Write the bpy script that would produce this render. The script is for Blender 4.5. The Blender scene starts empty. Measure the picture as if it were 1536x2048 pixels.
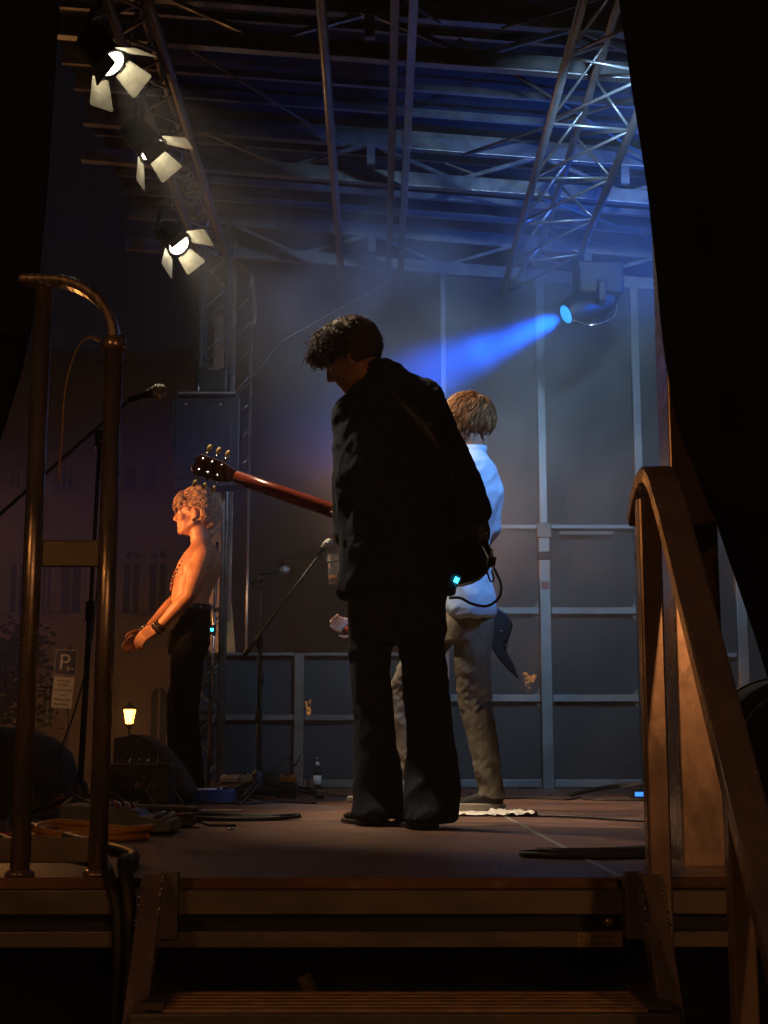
import bpy, math, random
from math import radians, sin, cos, pi, atan, tan, sqrt
from mathutils import Vector, Matrix, noise
import numpy as np

random.seed(7)
SC = bpy.context.scene
COL = SC.collection
V = Vector

# ------------------------------------------------------------------ camera
F = 2844.0                                   # focal length in pixels of the 1536 x 2048 photograph
PITCH = atan(476 / F)
YAW = atan(13 / F)
CAM = V((0, 0, 0.25))                        # 25 cm above the stage boards
cd = bpy.data.cameras.new("camera")
cam = bpy.data.objects.new("camera", cd)
COL.objects.link(cam)
cam.location = CAM
cam.rotation_euler = (pi / 2 + PITCH, 0, -YAW)
cd.sensor_fit = 'VERTICAL'
cd.sensor_height = 36.0
cd.sensor_width = 27.0
cd.lens = 36.0 * F / 2048
cd.clip_start = 0.05
cd.clip_end = 500
SC.camera = cam
RCAM = Matrix.Rotation(-YAW, 3, 'Z') @ Matrix.Rotation(pi / 2 + PITCH, 3, 'X')


def at(x, y, Y):
    """the point of the place that lies Y metres ahead and is seen at photograph pixel x, y"""
    d = RCAM @ V(((x - 768) / F, (1024 - y) / F, -1))
    return CAM + d * (Y / d.y)


# ------------------------------------------------------------------ night sky, exposure
w = bpy.data.worlds.new("World")
SC.world = w
w.use_nodes = True
nt = w.node_tree
bg = nt.nodes['Background']
sky = nt.nodes.new('ShaderNodeTexSky')
sky.sky_type = 'NISHITA'
sky.sun_disc = False
sky.sun_elevation = radians(-4)
sky.sun_rotation = radians(200)
nmix = nt.nodes.new('ShaderNodeMix')          # city glow over the last of the night sky
nmix.data_type = 'RGBA'
nmix.inputs[0].default_value = .85
nmix.inputs[7].default_value = (.040, .050, .085, 1)
nt.links.new(sky.outputs[0], nmix.inputs[6])
nt.links.new(nmix.outputs[2], bg.inputs[0])
bg.inputs[1].default_value = 0.055
SC.view_settings.view_transform = 'Standard'
SC.view_settings.look = 'None'
SC.view_settings.exposure = 0
SC.view_settings.gamma = 1
SC.cycles.use_denoising = True
SC.cycles.max_bounces = 6
SC.cycles.diffuse_bounces = 2
SC.cycles.glossy_bounces = 3
SC.cycles.transparent_max_bounces = 12
SC.cycles.volume_bounces = 0
SC.cycles.volume_step_rate = 3.0
SC.cycles.volume_max_steps = 96
SC.cycles.sample_clamp_indirect = 3
SC.cycles.sample_clamp_direct = 0
SC.cycles.use_light_tree = True
SC.cycles.use_adaptive_sampling = True
SC.cycles.adaptive_threshold = .03
SC.cycles.adaptive_min_samples = 20

LIGHT = dict(fresnel=270, blue=3000, wash=420, cool=330, lantern=4, near=33, par=1750, back=400)  # wash, cool, near, par and back feed lamps added out of view
WARM = (1.0, 0.78, 0.52)
SODIUM = (1.0, 0.44, 0.16)
BLUE = (0.0, 0.105, 1.0)
COOL = (0.42, 0.70, 1.0)

# ------------------------------------------------------------------ materials
MATS = {}


def mat(name, col, rough=.6, metal=0., var=.25, scale=9., bump=.0, bscale=60., emit=None, es=0., trans=0., alpha=1., spec=.5, rvar=.12, aniso=None):
    m = bpy.data.materials.new(name)
    m.use_nodes = True
    n = m.node_tree
    p = n.nodes['Principled BSDF']
    tc = n.nodes.new('ShaderNodeTexCoord')
    src = tc.outputs['Object']
    if aniso:
        mp = n.nodes.new('ShaderNodeMapping')
        mp.inputs['Scale'].default_value = aniso
        n.links.new(src, mp.inputs[0])
        src = mp.outputs[0]
    ns = n.nodes.new('ShaderNodeTexNoise')
    ns.inputs['Scale'].default_value = scale
    ns.inputs['Detail'].default_value = 5
    n.links.new(src, ns.inputs['Vector'])
    cr = n.nodes.new('ShaderNodeValToRGB')
    cr.color_ramp.elements[0].position = .3
    cr.color_ramp.elements[1].position = .7
    cr.color_ramp.elements[0].color = (*[c * (1 - var) for c in col], 1)
    cr.color_ramp.elements[1].color = (*[min(1, c * (1 + var)) for c in col], 1)
    n.links.new(ns.outputs[0], cr.inputs[0])
    n.links.new(cr.outputs[0], p.inputs['Base Color'])
    mr = n.nodes.new('ShaderNodeMapRange')
    mr.inputs[3].default_value = max(.03, rough - rvar)
    mr.inputs[4].default_value = min(1, rough + rvar)
    n.links.new(ns.outputs[0], mr.inputs[0])
    n.links.new(mr.outputs[0], p.inputs['Roughness'])
    p.inputs['Metallic'].default_value = metal
    p.inputs['Specular IOR Level'].default_value = spec
    p.inputs['Transmission Weight'].default_value = trans
    p.inputs['Alpha'].default_value = alpha
    if emit:
        p.inputs['Emission Color'].default_value = (*emit, 1)
        p.inputs['Emission Strength'].default_value = es
    if bump:
        nb = n.nodes.new('ShaderNodeTexNoise')
        nb.inputs['Scale'].default_value = bscale
        nb.inputs['Detail'].default_value = 6
        n.links.new(src, nb.inputs['Vector'])
        b = n.nodes.new('ShaderNodeBump')
        b.inputs['Strength'].default_value = bump
        b.inputs['Distance'].default_value = .01
        n.links.new(nb.outputs[0], b.inputs['Height'])
        n.links.new(b.outputs[0], p.inputs['Normal'])
    MATS[name] = m
    return m


alu = mat('aluminium', (.26, .27, .30), .42, .8, .18, 14, .08, 120)
post_alu = mat('post_aluminium', (.20, .22, .24), .42, .6, .2, 6, .05, 60)
alu_dull = mat('dull_aluminium', (.17, .148, .135), .45, .55, .22, 14, .06, 60, rvar=.16, aniso=(.5, 1, 1.2))
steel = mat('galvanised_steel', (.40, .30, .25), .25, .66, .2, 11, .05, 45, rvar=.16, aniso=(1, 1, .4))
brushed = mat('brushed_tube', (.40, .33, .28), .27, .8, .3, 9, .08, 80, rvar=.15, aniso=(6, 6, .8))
black_metal = mat('black_metal', (.010, .010, .011), .5, .1, .3, 20, .1, 100)
black_plastic = mat('black_plastic', (.009, .009, .010), .48, 0, .3, 20, .1, 150)
black_cloth = mat('black_cloth', (.008, .008, .010), .95, 0, .3, 12, .3, 300, spec=.12)
drape_cloth = mat('drape_cloth', (.011, .016, .030), .95, 0, .3, 6, .3, 200, spec=.04)
rubber = mat('cable_rubber', (.012, .012, .013), .5, 0, .2, 20)
tarp = mat('roof_tarp', (.016, .016, .018), .8, 0, .3, 4, .3, 8)
chrome = mat('chrome', (.6, .6, .6), .2, 1, .1, 10)
white_tape = mat('white_tape', (.7, .68, .62), .7, 0, .1, 10)
yellow_cable = mat('yellow_cable', (.55, .25, .02), .45, 0, .15, 20)
brass_key = mat('tuner_key_plastic', (.75, .55, .18), .35, 0, .15, 20)
red_plastic = mat('red_plastic', (.3, .03, .02), .4)
paper = mat('paper', (.75, .73, .68), .8, 0, .06, 10, .3, 30)
blue_box = mat('blue_enamel', (.02, .05, .14), .35, .2)
cream = mat('cream_enamel', (.5, .46, .38), .45, .1)
grey_enamel = mat('grey_enamel', (.09, .11, .12), .45, .2, .2, 20, .1, 200)
glass_dark = mat('window_glass', (.01, .01, .012), .12, 0, .2, 3)
mahogany = mat('mahogany', (.22, .035, .015), .25, 0, .3, 6, aniso=(2, 20, 20))
plaster = mat('facade_plaster', (.36, .27, .19), .85, 0, .22, .6, .3, 6)
stone_trim = mat('stone_trim', (.33, .26, .2), .85, 0, .2, 2, .3, 8)
bark = mat('bark', (.05, .04, .03), .9)
leaf = mat('leaves', (.035, .05, .02), .6, 0, .5, 3)
skin = mat('skin', (.44, .215, .125), .46, 0, .16, 18, .15, 200)
skin.node_tree.nodes['Principled BSDF'].inputs['Subsurface Weight'].default_value = .15
skin.node_tree.nodes['Principled BSDF'].inputs['Subsurface Radius'].default_value = (.01, .004, .002)
hair_dark = mat('dark_brown_hair', (.060, .026, .016), .6, 0, .45, 40, spec=.2)
hair_blond = mat('fair_hair', (.36, .23, .12), .5, 0, .5, 40, spec=.3)
hair_brown = mat('light_brown_hair', (.27, .115, .035), .5, 0, .5, 40, spec=.3)
suit = mat('black_suit_wool', (.019, .025, .040), .88, 0, .35, 30, .35, 260, spec=.15)
shirt_m = mat('pale_shirt_cotton', (.40, .50, .66), .8, 0, .06, 8, .25, 260, spec=.2)
khaki = mat('khaki_twill', (.165, .14, .115), .85, 0, .22, 12, .3, 320, spec=.2)
black_denim = mat('black_denim', (.008, .008, .010), .95, 0, .3, 30, .3, 260, spec=.06)
shoe_leather = mat('black_leather', (.012, .011, .010), .4, 0, .3, 30, .15, 120)
canvas_shoe = mat('dark_canvas', (.03, .028, .026), .85, 0, .3, 30, .3, 300)
sole_rubber = mat('white_rubber_sole', (.6, .56, .5), .7, 0, .15, 20)
eye_white = mat('eye_white', (.6, .56, .52), .25, 0, .05)
eye_dark = mat('iris', (.03, .02, .015), .2)
led_teal = mat('teal_led', (.02, .3, .4), .4, emit=(.05, .75, 1.0), es=4)
led_blue = mat('blue_led', (.02, .1, .5), .4, emit=(.05, .25, 1.0), es=1.6)
sign_blue = mat('sign_blue', (.006, .012, .055), .5, 0, .08)
sign_white = mat('sign_white', (.62, .6, .55), .5, 0, .06)
ink = mat('black_ink', (.01, .01, .01), .6)
bottle_glass = mat('bottle_glass', (.02, .025, .02), .1, 0, .1)
clear_plastic = mat('clear_plastic', (.8, .8, .8), .12, 0, .02, trans=.9, alpha=.45)
amber = mat('amber_drink', (.5, .2, .03), .1, 0, .1, trans=.5)
teal_cap = mat('teal_cap', (.03, .35, .33), .4)
lens_on = mat('lit_lens', (.8, .8, .75), .3, emit=(1.0, .90, .62), es=20)
lens_blue = mat('lit_blue_lens', (.1, .3, .8), .3, emit=(.02, .32, 1.0), es=1.6)
lantern_on = mat('lit_lantern_glass', (.8, .6, .3), .3, emit=(1.0, .36, .035), es=13)
def glow_glass(m):
    n = m.node_tree
    p = n.nodes['Principled BSDF']
    em = n.nodes.new('ShaderNodeEmission')
    em.inputs[0].default_value = p.inputs['Emission Color'].default_value
    em.inputs[1].default_value = p.inputs['Emission Strength'].default_value
    tr = n.nodes.new('ShaderNodeBsdfTransparent')
    ad = n.nodes.new('ShaderNodeAddShader')
    n.links.new(em.outputs[0], ad.inputs[0])
    n.links.new(tr.outputs[0], ad.inputs[1])
    n.links.new(ad.outputs[0], n.nodes['Material Output'].inputs[0])


glow_glass(lantern_on)
flap = mat('barn_door_sheet', (.48, .44, .36), .55, .35, .25, 16, .15, 60)


def floor_material():
    m = mat('stage_plywood', (.175, .082, .050), .52, 0, .32, 2.2, .12, 70, rvar=.2)
    n = m.node_tree
    p = n.nodes['Principled BSDF']
    tc = n.nodes.new('ShaderNodeTexCoord')
    mp = n.nodes.new('ShaderNodeMapping')
    mp.inputs['Scale'].default_value = (1.2, 14, 1)
    n.links.new(tc.outputs['Object'], mp.inputs[0])
    ns = n.nodes.new('ShaderNodeTexNoise')
    ns.inputs['Scale'].default_value = 3.0
    ns.inputs['Detail'].default_value = 8
    n.links.new(mp.outputs[0], ns.inputs['Vector'])
    cr = n.nodes.new('ShaderNodeValToRGB')
    cr.color_ramp.elements[0].position = .35
    cr.color_ramp.elements[1].position = .72
    cr.color_ramp.elements[0].color = (.55, .55, .55, 1)
    cr.color_ramp.elements[1].color = (1.35, 1.3, 1.25, 1)
    n.links.new(ns.outputs[0], cr.inputs[0])
    old = p.inputs['Base Color'].links[0].from_socket
    mx = n.nodes.new('ShaderNodeMix')
    mx.data_type = 'RGBA'
    mx.blend_type = 'MULTIPLY'
    mx.inputs[0].default_value = 1
    n.links.new(old, mx.inputs[6])
    n.links.new(cr.outputs[0], mx.inputs[7])
    # scuffs
    ns2 = n.nodes.new('ShaderNodeTexNoise')
    ns2.inputs['Scale'].default_value = 26
    ns2.inputs['Detail'].default_value = 9
    mp2 = n.nodes.new('ShaderNodeMapping')
    mp2.inputs['Scale'].default_value = (.5, 1.6, 1)
    n.links.new(tc.outputs['Object'], mp2.inputs[0])
    n.links.new(mp2.outputs[0], ns2.inputs['Vector'])
    cr2 = n.nodes.new('ShaderNodeValToRGB')
    cr2.color_ramp.elements[0].position = .60
    cr2.color_ramp.elements[1].position = .70
    n.links.new(ns2.outputs[0], cr2.inputs[0])
    mx2 = n.nodes.new('ShaderNodeMix')
    mx2.data_type = 'RGBA'
    n.links.new(cr2.outputs[0], mx2.inputs[0])
    n.links.new(mx.outputs[2], mx2.inputs[6])
    mx2.inputs[7].default_value = (.27, .185, .14, 1)
    n.links.new(mx2.outputs[2], p.inputs['Base Color'])
    return m


ply = floor_material()


def tarp_material():
    """thin woven scrim: mostly dark weave, a little of what is behind shows through"""
    m = mat('wall_scrim', (.024, .029, .038), .5, 0, .15, 1.2, .04, 5)
    n = m.node_tree
    p = n.nodes['Principled BSDF']
    out = n.nodes['Material Output']
    tr = n.nodes.new('ShaderNodeBsdfTransparent')
    tc = n.nodes.new('ShaderNodeTexCoord')
    ns = n.nodes.new('ShaderNodeTexNoise')
    ns.inputs['Scale'].default_value = 64
    ns.inputs['Detail'].default_value = 1
    n.links.new(tc.outputs['Object'], ns.inputs['Vector'])
    cr = n.nodes.new('ShaderNodeValToRGB')
    cr.color_ramp.elements[0].position = .47
    cr.color_ramp.elements[1].position = .58
    cr.color_ramp.elements[0].color = (.075, .075, .075, 1)
    cr.color_ramp.elements[1].color = (.125, .125, .125, 1)
    n.links.new(ns.outputs[0], cr.inputs[0])
    mx = n.nodes.new('ShaderNodeMixShader')
    n.links.new(cr.outputs[0], mx.inputs[0])
    n.links.new(p.outputs[0], mx.inputs[1])
    n.links.new(tr.outputs[0], mx.inputs[2])
    n.links.new(mx.outputs[0], out.inputs[0])
    return m


scrim = tarp_material()


def ground_material():
    m = mat('cobbles', (.07, .065, .06), .75, 0, .35, .7, .3, 5)
    return m


cobbles = ground_material()

# ------------------------------------------------------------------ mesh helpers
ORIG = {}


def origin(o):
    s = V((0, 0, 0))
    while o is not None:
        s += ORIG.get(o.name, V((0, 0, 0)))
        o = o.parent
    return s


def frame(d, up=V((0, 0, 1))):
    z = d.normalized()
    if abs(z.dot(up)) > .98:
        up = V((0, 1, 0))
    x = up.cross(z).normalized()
    y = z.cross(x)
    return x, y, z


class MB:
    def __init__(s):
        s.v = []
        s.f = []

    def box(s, c, size, R=None):
        c = V(c)
        b = len(s.v)
        for dx in (-.5, .5):
            for dy in (-.5, .5):
                for dz in (-.5, .5):
                    p = V((dx * size[0], dy * size[1], dz * size[2]))
                    s.v.append(c + (R @ p if R else p))
        for q in ((0, 1, 3, 2), (4, 6, 7, 5), (0, 4, 5, 1), (2, 3, 7, 6), (0, 2, 6, 4), (1, 5, 7, 3)):
            s.f.append([b + i for i in q])
        return s

    def bar(s, a, b, wd, ht, up=V((0, 0, 1))):
        """a rectangular bar from a to b: wd across, ht along up"""
        a, b = V(a), V(b)
        x, y, z = frame(b - a, up)
        R = Matrix((x, y, z)).transposed()
        return s.box((a + b) / 2, (wd, ht, (b - a).length), R)

    def tube(s, pts, r, n=8, closed_ends=True):
        pts = [V(p) for p in pts]
        rs = r if isinstance(r, (list, tuple)) else [r] * len(pts)
        b0 = len(s.v)
        px = None
        for i, p in enumerate(pts):
            d = (pts[min(i + 1, len(pts) - 1)] - pts[max(i - 1, 0)])
            if d.length < 1e-9:
                d = V((0, 0, 1))
            if px is None:
                px, py, _ = frame(d)
            else:
                z = d.normalized()
                px = (px - z * px.dot(z))
                px = px.normalized() if px.length > 1e-6 else frame(d)[0]
                py = z.cross(px)
            for k in range(n):
                a = 2 * pi * k / n
                s.v.append(p + (px * cos(a) + py * sin(a)) * rs[i])
        for i in range(len(pts) - 1):
            for k in range(n):
                k2 = (k + 1) % n
                s.f.append([b0 + i * n + k, b0 + i * n + k2, b0 + (i + 1) * n + k2, b0 + (i + 1) * n + k])
        if closed_ends:
            s.f.append([b0 + k for k in range(n)][::-1])
            e = b0 + (len(pts) - 1) * n
            s.f.append([e + k for k in range(n)])
        return s

    def strip(s, pts, wd, th, side):
        """a flat bar following pts, wd wide along the vector side, th thick"""
        pts = [V(p) for p in pts]
        side = V(side).normalized()
        b0 = len(s.v)
        for i, p in enumerate(pts):
            d = (pts[min(i + 1, len(pts) - 1)] - pts[max(i - 1, 0)]).normalized()
            nn = side.cross(d).normalized()
            for a, b in ((-1, -1), (1, -1), (1, 1), (-1, 1)):
                s.v.append(p + side * a * wd / 2 + nn * b * th / 2)
        for i in range(len(pts) - 1):
            for k in range(4):
                k2 = (k + 1) % 4
                s.f.append([b0 + i * 4 + k, b0 + i * 4 + k2, b0 + (i + 1) * 4 + k2, b0 + (i + 1) * 4 + k])
        s.f.append([b0 + 3, b0 + 2, b0 + 1, b0])
        e = b0 + (len(pts) - 1) * 4
        s.f.append([e, e + 1, e + 2, e + 3])
        return s

    def lathe(s, prof, M=None, n=20):
        """prof: (radius, height) pairs about local z"""
        M = M or Matrix.Identity(4)
        b0 = len(s.v)
        for r, h in prof:
            for k in range(n):
                a = 2 * pi * k / n
                s.v.append(M @ V((r * cos(a), r * sin(a), h)))
        for i in range(len(prof) - 1):
            for k in range(n):
                k2 = (k + 1) % n
                s.f.append([b0 + i * n + k, b0 + i * n + k2, b0 + (i + 1) * n + k2, b0 + (i + 1) * n + k])
        s.f.append([b0 + k for k in range(n)][::-1])
        e = b0 + (len(prof) - 1) * n
        s.f.append([e + k for k in range(n)])
        return s

    def ball(s, c, r, M=None, n=14, m=9):
        c = V(c)
        r = V(r) if not isinstance(r, (int, float)) else V((r, r, r))
        b0 = len(s.v)
        for i in range(m + 1):
            t = pi * i / m
            t = min(max(t, .03), pi - .03)
            for k in range(n):
                a = 2 * pi * k / n
                p = V((r.x * sin(t) * cos(a), r.y * sin(t) * sin(a), r.z * cos(t)))
                s.v.append(c + (M @ p if M else p))
        for i in range(m):
            for k in range(n):
                k2 = (k + 1) % n
                s.f.append([b0 + i * n + k, b0 + (i + 1) * n + k, b0 + (i + 1) * n + k2, b0 + i * n + k2])
        s.f.append([b0 + k for k in range(n)])
        e = b0 + m * n
        s.f.append([e + k for k in range(n)][::-1])
        return s

    def capsule(s, a, ra, b, rb, n=14):
        a, b = V(a), V(b)
        d = (b - a)
        L = d.length
        if L < 1e-6:
            return s.ball(a, ra)
        z = d / L
        pts, rs = [], []
        for t in (85, 60, 35, 12):
            pts.append(a - z * ra * sin(radians(t)))
            rs.append(ra * cos(radians(t)))
        for i in range(5):
            q = i / 4
            pts.append(a + d * q)
            rs.append(ra + (rb - ra) * q)
        for t in (12, 35, 60, 85):
            pts.append(b + z * rb * sin(radians(t)))
            rs.append(rb * cos(radians(t)))
        return s.tube(pts, rs, n)

    def loft(s, rings, n=24):
        """rings: (centre, semi-axis vector, semi-axis vector)"""
        b0 = len(s.v)
        full = []
        c, x, y = rings[0]
        full.append((V(c), V(x) * .02, V(y) * .02))
        for r in rings:
            full.append(tuple(V(q) for q in r))
        c, x, y = rings[-1]
        full.append((V(c), V(x) * .02, V(y) * .02))
        for c, x, y in full:
            for k in range(n):
                a = 2 * pi * k / n
                s.v.append(c + x * cos(a) + y * sin(a))
        for i in range(len(full) - 1):
            for k in range(n):
                k2 = (k + 1) % n
                s.f.append([b0 + i * n + k, b0 + i * n + k2, b0 + (i + 1) * n + k2, b0 + (i + 1) * n + k])
        s.f.append([b0 + k for k in range(n)][::-1])
        e = b0 + (len(full) - 1) * n
        s.f.append([e + k for k in range(n)])
        return s

    def prism(s, poly, a, b):
        """poly: list of points (Vector), extruded from offset a to offset b"""
        b0 = len(s.v)
        n = len(poly)
        for p in poly:
            s.v.append(V(p) + V(a))
        for p in poly:
            s.v.append(V(p) + V(b))
        s.f.append([b0 + i for i in range(n)][::-1])
        s.f.append([b0 + n + i for i in range(n)])
        for i in range(n):
            j = (i + 1) % n
            s.f.append([b0 + i, b0 + j, b0 + n + j, b0 + n + i])
        return s

    def mesh(s, name, off=V((0, 0, 0))):
        me = bpy.data.meshes.new(name)
        me.from_pydata([tuple(V(p) - off) for p in s.v], [], s.f)
        import bmesh
        bm = bmesh.new()
        bm.from_mesh(me)
        bmesh.ops.recalc_face_normals(bm, faces=bm.faces)
        bm.to_mesh(me)
        bm.free()
        return me

    def build(s, name, m, parent=None, smooth=False, bevel=0):
        off = origin(parent) if parent else V((0, 0, 0))
        return link(name, s.mesh(name, off), m, parent, smooth, bevel)


def link(name, me, m, parent=None, smooth=False, bevel=0):
    o = bpy.data.objects.new(name, me)
    COL.objects.link(o)
    if m and not me.materials:
        me.materials.append(m)
    if parent:
        o.parent = parent
    if smooth:
        for p in me.polygons:
            p.use_smooth = True
    if bevel:
        b = o.modifiers.new('b', 'BEVEL')
        b.width = bevel
        b.segments = 2
        b.limit_method = 'ANGLE'
        b.angle_limit = radians(40)
    return o


def smooth_by_angle(o, ang=40):
    me = o.data
    for p in me.polygons:
        p.use_smooth = True
    me.set_sharp_from_angle(angle=radians(ang))
    return o


def tag(o, label=None, cat=None, group=None, kind=None):
    if label:
        o['label'] = label
    if cat:
        o['category'] = cat
    if group:
        o['group'] = group
    if kind:
        o['kind'] = kind
    return o


def thing(name, loc, label, cat, group=None, kind=None):
    o = bpy.data.objects.new(name, None)
    COL.objects.link(o)
    o.location = loc
    o.empty_display_size = .1
    ORIG[o.name] = V(loc)
    return tag(o, label, cat, group, kind)


def copy_tree(o, parent=None, loc=None):
    c = o.copy()
    COL.objects.link(c)
    if parent:
        c.parent = parent
    if loc is not None:
        c.location = loc
    for ch in list(o.children):
        copy_tree(ch, c)
    return c


def text_mesh(body, size, depth=.001, align='CENTER'):
    cu = bpy.data.curves.new('lettering', 'FONT')
    cu.body = body
    cu.size = size
    cu.extrude = depth
    cu.align_x = align
    o = bpy.data.objects.new('lettering', cu)
    COL.objects.link(o)
    bpy.context.view_layer.update()
    me = bpy.data.meshes.new_from_object(o.evaluated_get(bpy.context.evaluated_depsgraph_get()))
    bpy.data.objects.remove(o)
    return me


def remesh(mb, voxel, it=4, fac=.5):
    me = mb.mesh('tmp')
    o = bpy.data.objects.new('tmp', me)
    COL.objects.link(o)
    r = o.modifiers.new('r', 'REMESH')
    r.mode = 'VOXEL'
    r.voxel_size = voxel
    sm = o.modifiers.new('s', 'SMOOTH')
    sm.iterations = it
    sm.factor = fac
    bpy.context.view_layer.update()
    out = bpy.data.meshes.new_from_object(o.evaluated_get(bpy.context.evaluated_depsgraph_get()))
    bpy.data.objects.remove(o)
    bpy.data.meshes.remove(me)
    out.materials.clear()
    return out


def displace(me, fn):
    n = len(me.vertices)
    co = np.empty(n * 3, 'f')
    me.vertices.foreach_get('co', co)
    no = np.empty(n * 3, 'f')
    me.vertices.foreach_get('normal', no)
    co = co.reshape(-1, 3)
    no = no.reshape(-1, 3)
    for i in range(n):
        co[i] += no[i] * fn(V(co[i]))
    me.vertices.foreach_set('co', co.ravel())
    me.update()
    return me


def shift(me, off):
    me.transform(Matrix.Translation(-off))
    return me


def curve_pts(ctrl, n=8):
    """Catmull-Rom through the control points"""
    c = [V(p) for p in ctrl]
    c = [c[0] * 2 - c[1]] + c + [c[-1] * 2 - c[-2]]
    out = []
    for i in range(1, len(c) - 2):
        for k in range(n):
            t = k / n
            p0, p1, p2, p3 = c[i - 1:i + 3]
            out.append(.5 * ((2 * p1) + (p2 - p0) * t + (2 * p0 - 5 * p1 + 4 * p2 - p3) * t * t + (3 * p1 - p0 - 3 * p2 + p3) * t ** 3))
    out.append(c[-2])
    return out


def light(name, kind, loc, col, energy, parent=None, aim=None, size=None, blend=.4, radius=.05):
    ld = bpy.data.lights.new(name, kind)
    ld.color = col
    ld.energy = energy
    ld.shadow_soft_size = radius
    if kind == 'SPOT':
        ld.spot_size = size
        ld.spot_blend = blend
    o = bpy.data.objects.new(name, ld)
    COL.objects.link(o)
    off = origin(parent) if parent else V((0, 0, 0))
    o.parent = parent
    o.location = V(loc) - off
    if aim is not None:
        o.rotation_euler = V(aim).to_track_quat('-Z', 'Y').to_euler()
    return o


GZ = -1.25                                    # the square lies 1.25 m below the boards
SY0, SY1 = 2.91, 9.5                          # stage from the stairs to the end wall
SX0, SX1 = -1.9, 2.75

# ------------------------------------------------------------------ ground
g = MB()
g.v = [V((-150, -60, GZ)), V((150, -60, GZ)), V((150, 260, GZ)), V((-150, 260, GZ))]
g.f = [[0, 1, 2, 3]]
tag(g.build('ground', cobbles), kind='structure')

# ------------------------------------------------------------------ stage platform
st = thing('stage_platform', (0.4, 6.2, GZ), 'brown plywood stage deck on an aluminium frame in front of the stairs', 'stage')
xs = [SX0, -1.516, .484, 2.484, SX1]
ys = [SY0, 4.91, 6.91, 8.91, SY1]
for i in range(4):
    for j in range(4):
        x0, x1, y0, y1 = xs[i] + .004, xs[i + 1] - .004, ys[j] + .004, ys[j + 1] - .004
        MB().box(((x0 + x1) / 2, (y0 + y1) / 2, -.011 - .0007 * ((i + j) % 2)), (x1 - x0, y1 - y0, .022)).build('floor_panel', ply, st, bevel=.002)
for i in (1, 2, 3):      # flat metal joint strips between the panels
    MB().box((xs[i], (SY0 + SY1) / 2, -.0028), (.014, SY1 - SY0 - .02, .009)).build('joint_strip', mat('worn_strip', (.32, .29, .26), .4, .3) if 'worn_strip' not in MATS else MATS['worn_strip'], st)
# edge profile: two flanges with a dark recess between them, in two lengths
for x0, x1 in ((SX0, -.50), (-.46, .487), (.545, SX1)):
    L, xc = x1 - x0, (x0 + x1) / 2
    eb = MB().box((xc, SY0 + .012, -.047), (L, .05, .048))
    e = eb.build('edge_beam', alu_dull, st, bevel=.003)
    MB().box((xc, SY0 + .030, -.0865), (L - .004, .012, .031)).build('beam_web', black_metal, e)
    MB().box((xc, SY0 + .012, -.118), (L, .05, .032)).build('lower_flange', alu_dull, e, bevel=.003)
for xb in (.462, .515):
    p = V((xb, SY0 + .016, -.0865))
    MB().lathe([(.002, -.006), (.011, -.004), (.011, .008), (.004, .012)], Matrix.Translation(p) @ Matrix.Rotation(pi / 2, 4, 'X'), 14).build('bolt', steel, st, True)
np_ = MB().box((.437, SY0 - .0152, -.118), (.088, .0016, .027)).build('name_plate', mat('plate_yellow', (.30, .24, .12), .5, .2), st)
for k, txt in enumerate(('< 1. Top Deck >', '< 2. Top Rotor >')):
    me = text_mesh(txt, .0115, .0003)
    me.transform(Matrix.Translation(V((.437, SY0 - .0162, -.1155 - .0125 * k)) - origin(st)) @ Matrix.Rotation(pi / 2, 4, 'X'))
    link('lettering', me, ink, np_)
for X in (-1.7, -.2, 1.2, 2.6):
    for Y in (SY0 + .25, 5.8, 9.2):
        MB().tube([(X, Y, GZ), (X, Y, -.14)], .03, 10).build('leg', alu_dull, st, True)
for X in (-1.7, -.2, 1.2):   # diagonal brace under the boards
    MB().tube([(X + .05, SY0 + .09, -.2), (X + .5, SY0 + .09, GZ + .05)], .016, 8).build('diagonal_brace', alu_dull, st, True)

# black sheet added under the deck edge, standing in for the shade there
skm = MB()
for lay in (0, .008):
    for i in range(81):
        for z in (-.135, -.5, -.9, GZ + .01):
            X = SX0 + (SX1 - SX0) * i / 80
            skm.v.append(V((X, SY0 + .16 + lay + .022 * sin(i * 1.3) * (-.3 - z) + .012 * noise.noise(V((X * 6, z * 2, 1))), z)))
for i in range(80):
    for j in range(3):
        q = i * 4 + j
        skm.f.append([q, q + 1, q + 5, q + 4])
        skm.f.append([324 + q, 324 + q + 4, 324 + q + 5, 324 + q + 1])
tag(skm.build('shade_sheet', drape_cloth, None, True), 'black sheet standing in for the shade under the stage edge behind the stairs', 'cloth')

# ------------------------------------------------------------------ stairs with right handrail
sr = thing('stairs', (.05, 2.5, GZ), 'steep aluminium stairs with grooved treads leading up to the stage', 'stairs')
slope = V((0, -.18, -.24)).normalized()
for k in range(4):
    z = -.21 * (k + 1)
    y1 = 2.865 - .2 * k
    y0 = y1 - .205
    hw = .468
    tr = MB().box((.05, (y0 + y1) / 2, z - .022), (2 * hw, y1 - y0, .03)).build('tread', alu_dull, sr, bevel=.003)
    for q in range(6):
        yy = y0 + .016 + q * (y1 - y0 - .03) / 5
        MB().box((.05, yy, z - .004), (2 * hw - .06, .021, .011)).build('tread_rib', mat('tread_wood', (.46, .29, .18), .6, 0, .3, 20, .2, 120) if 'tread_wood' not in MATS else MATS['tread_wood'], tr, bevel=.002)
    MB().box((.05, y0 - .008, z - .03), (2 * hw + .05, .016, .055)).build('tread_nose', alu_dull, tr, bevel=.005)
    for sx in (-1, 1):
        MB().bar((.05 + sx * (hw - .012), y1, z + .006), (.05 + sx * (hw - .012), y0, z + .006), .045, .012).build('side_clip', alu_dull, tr)
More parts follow.
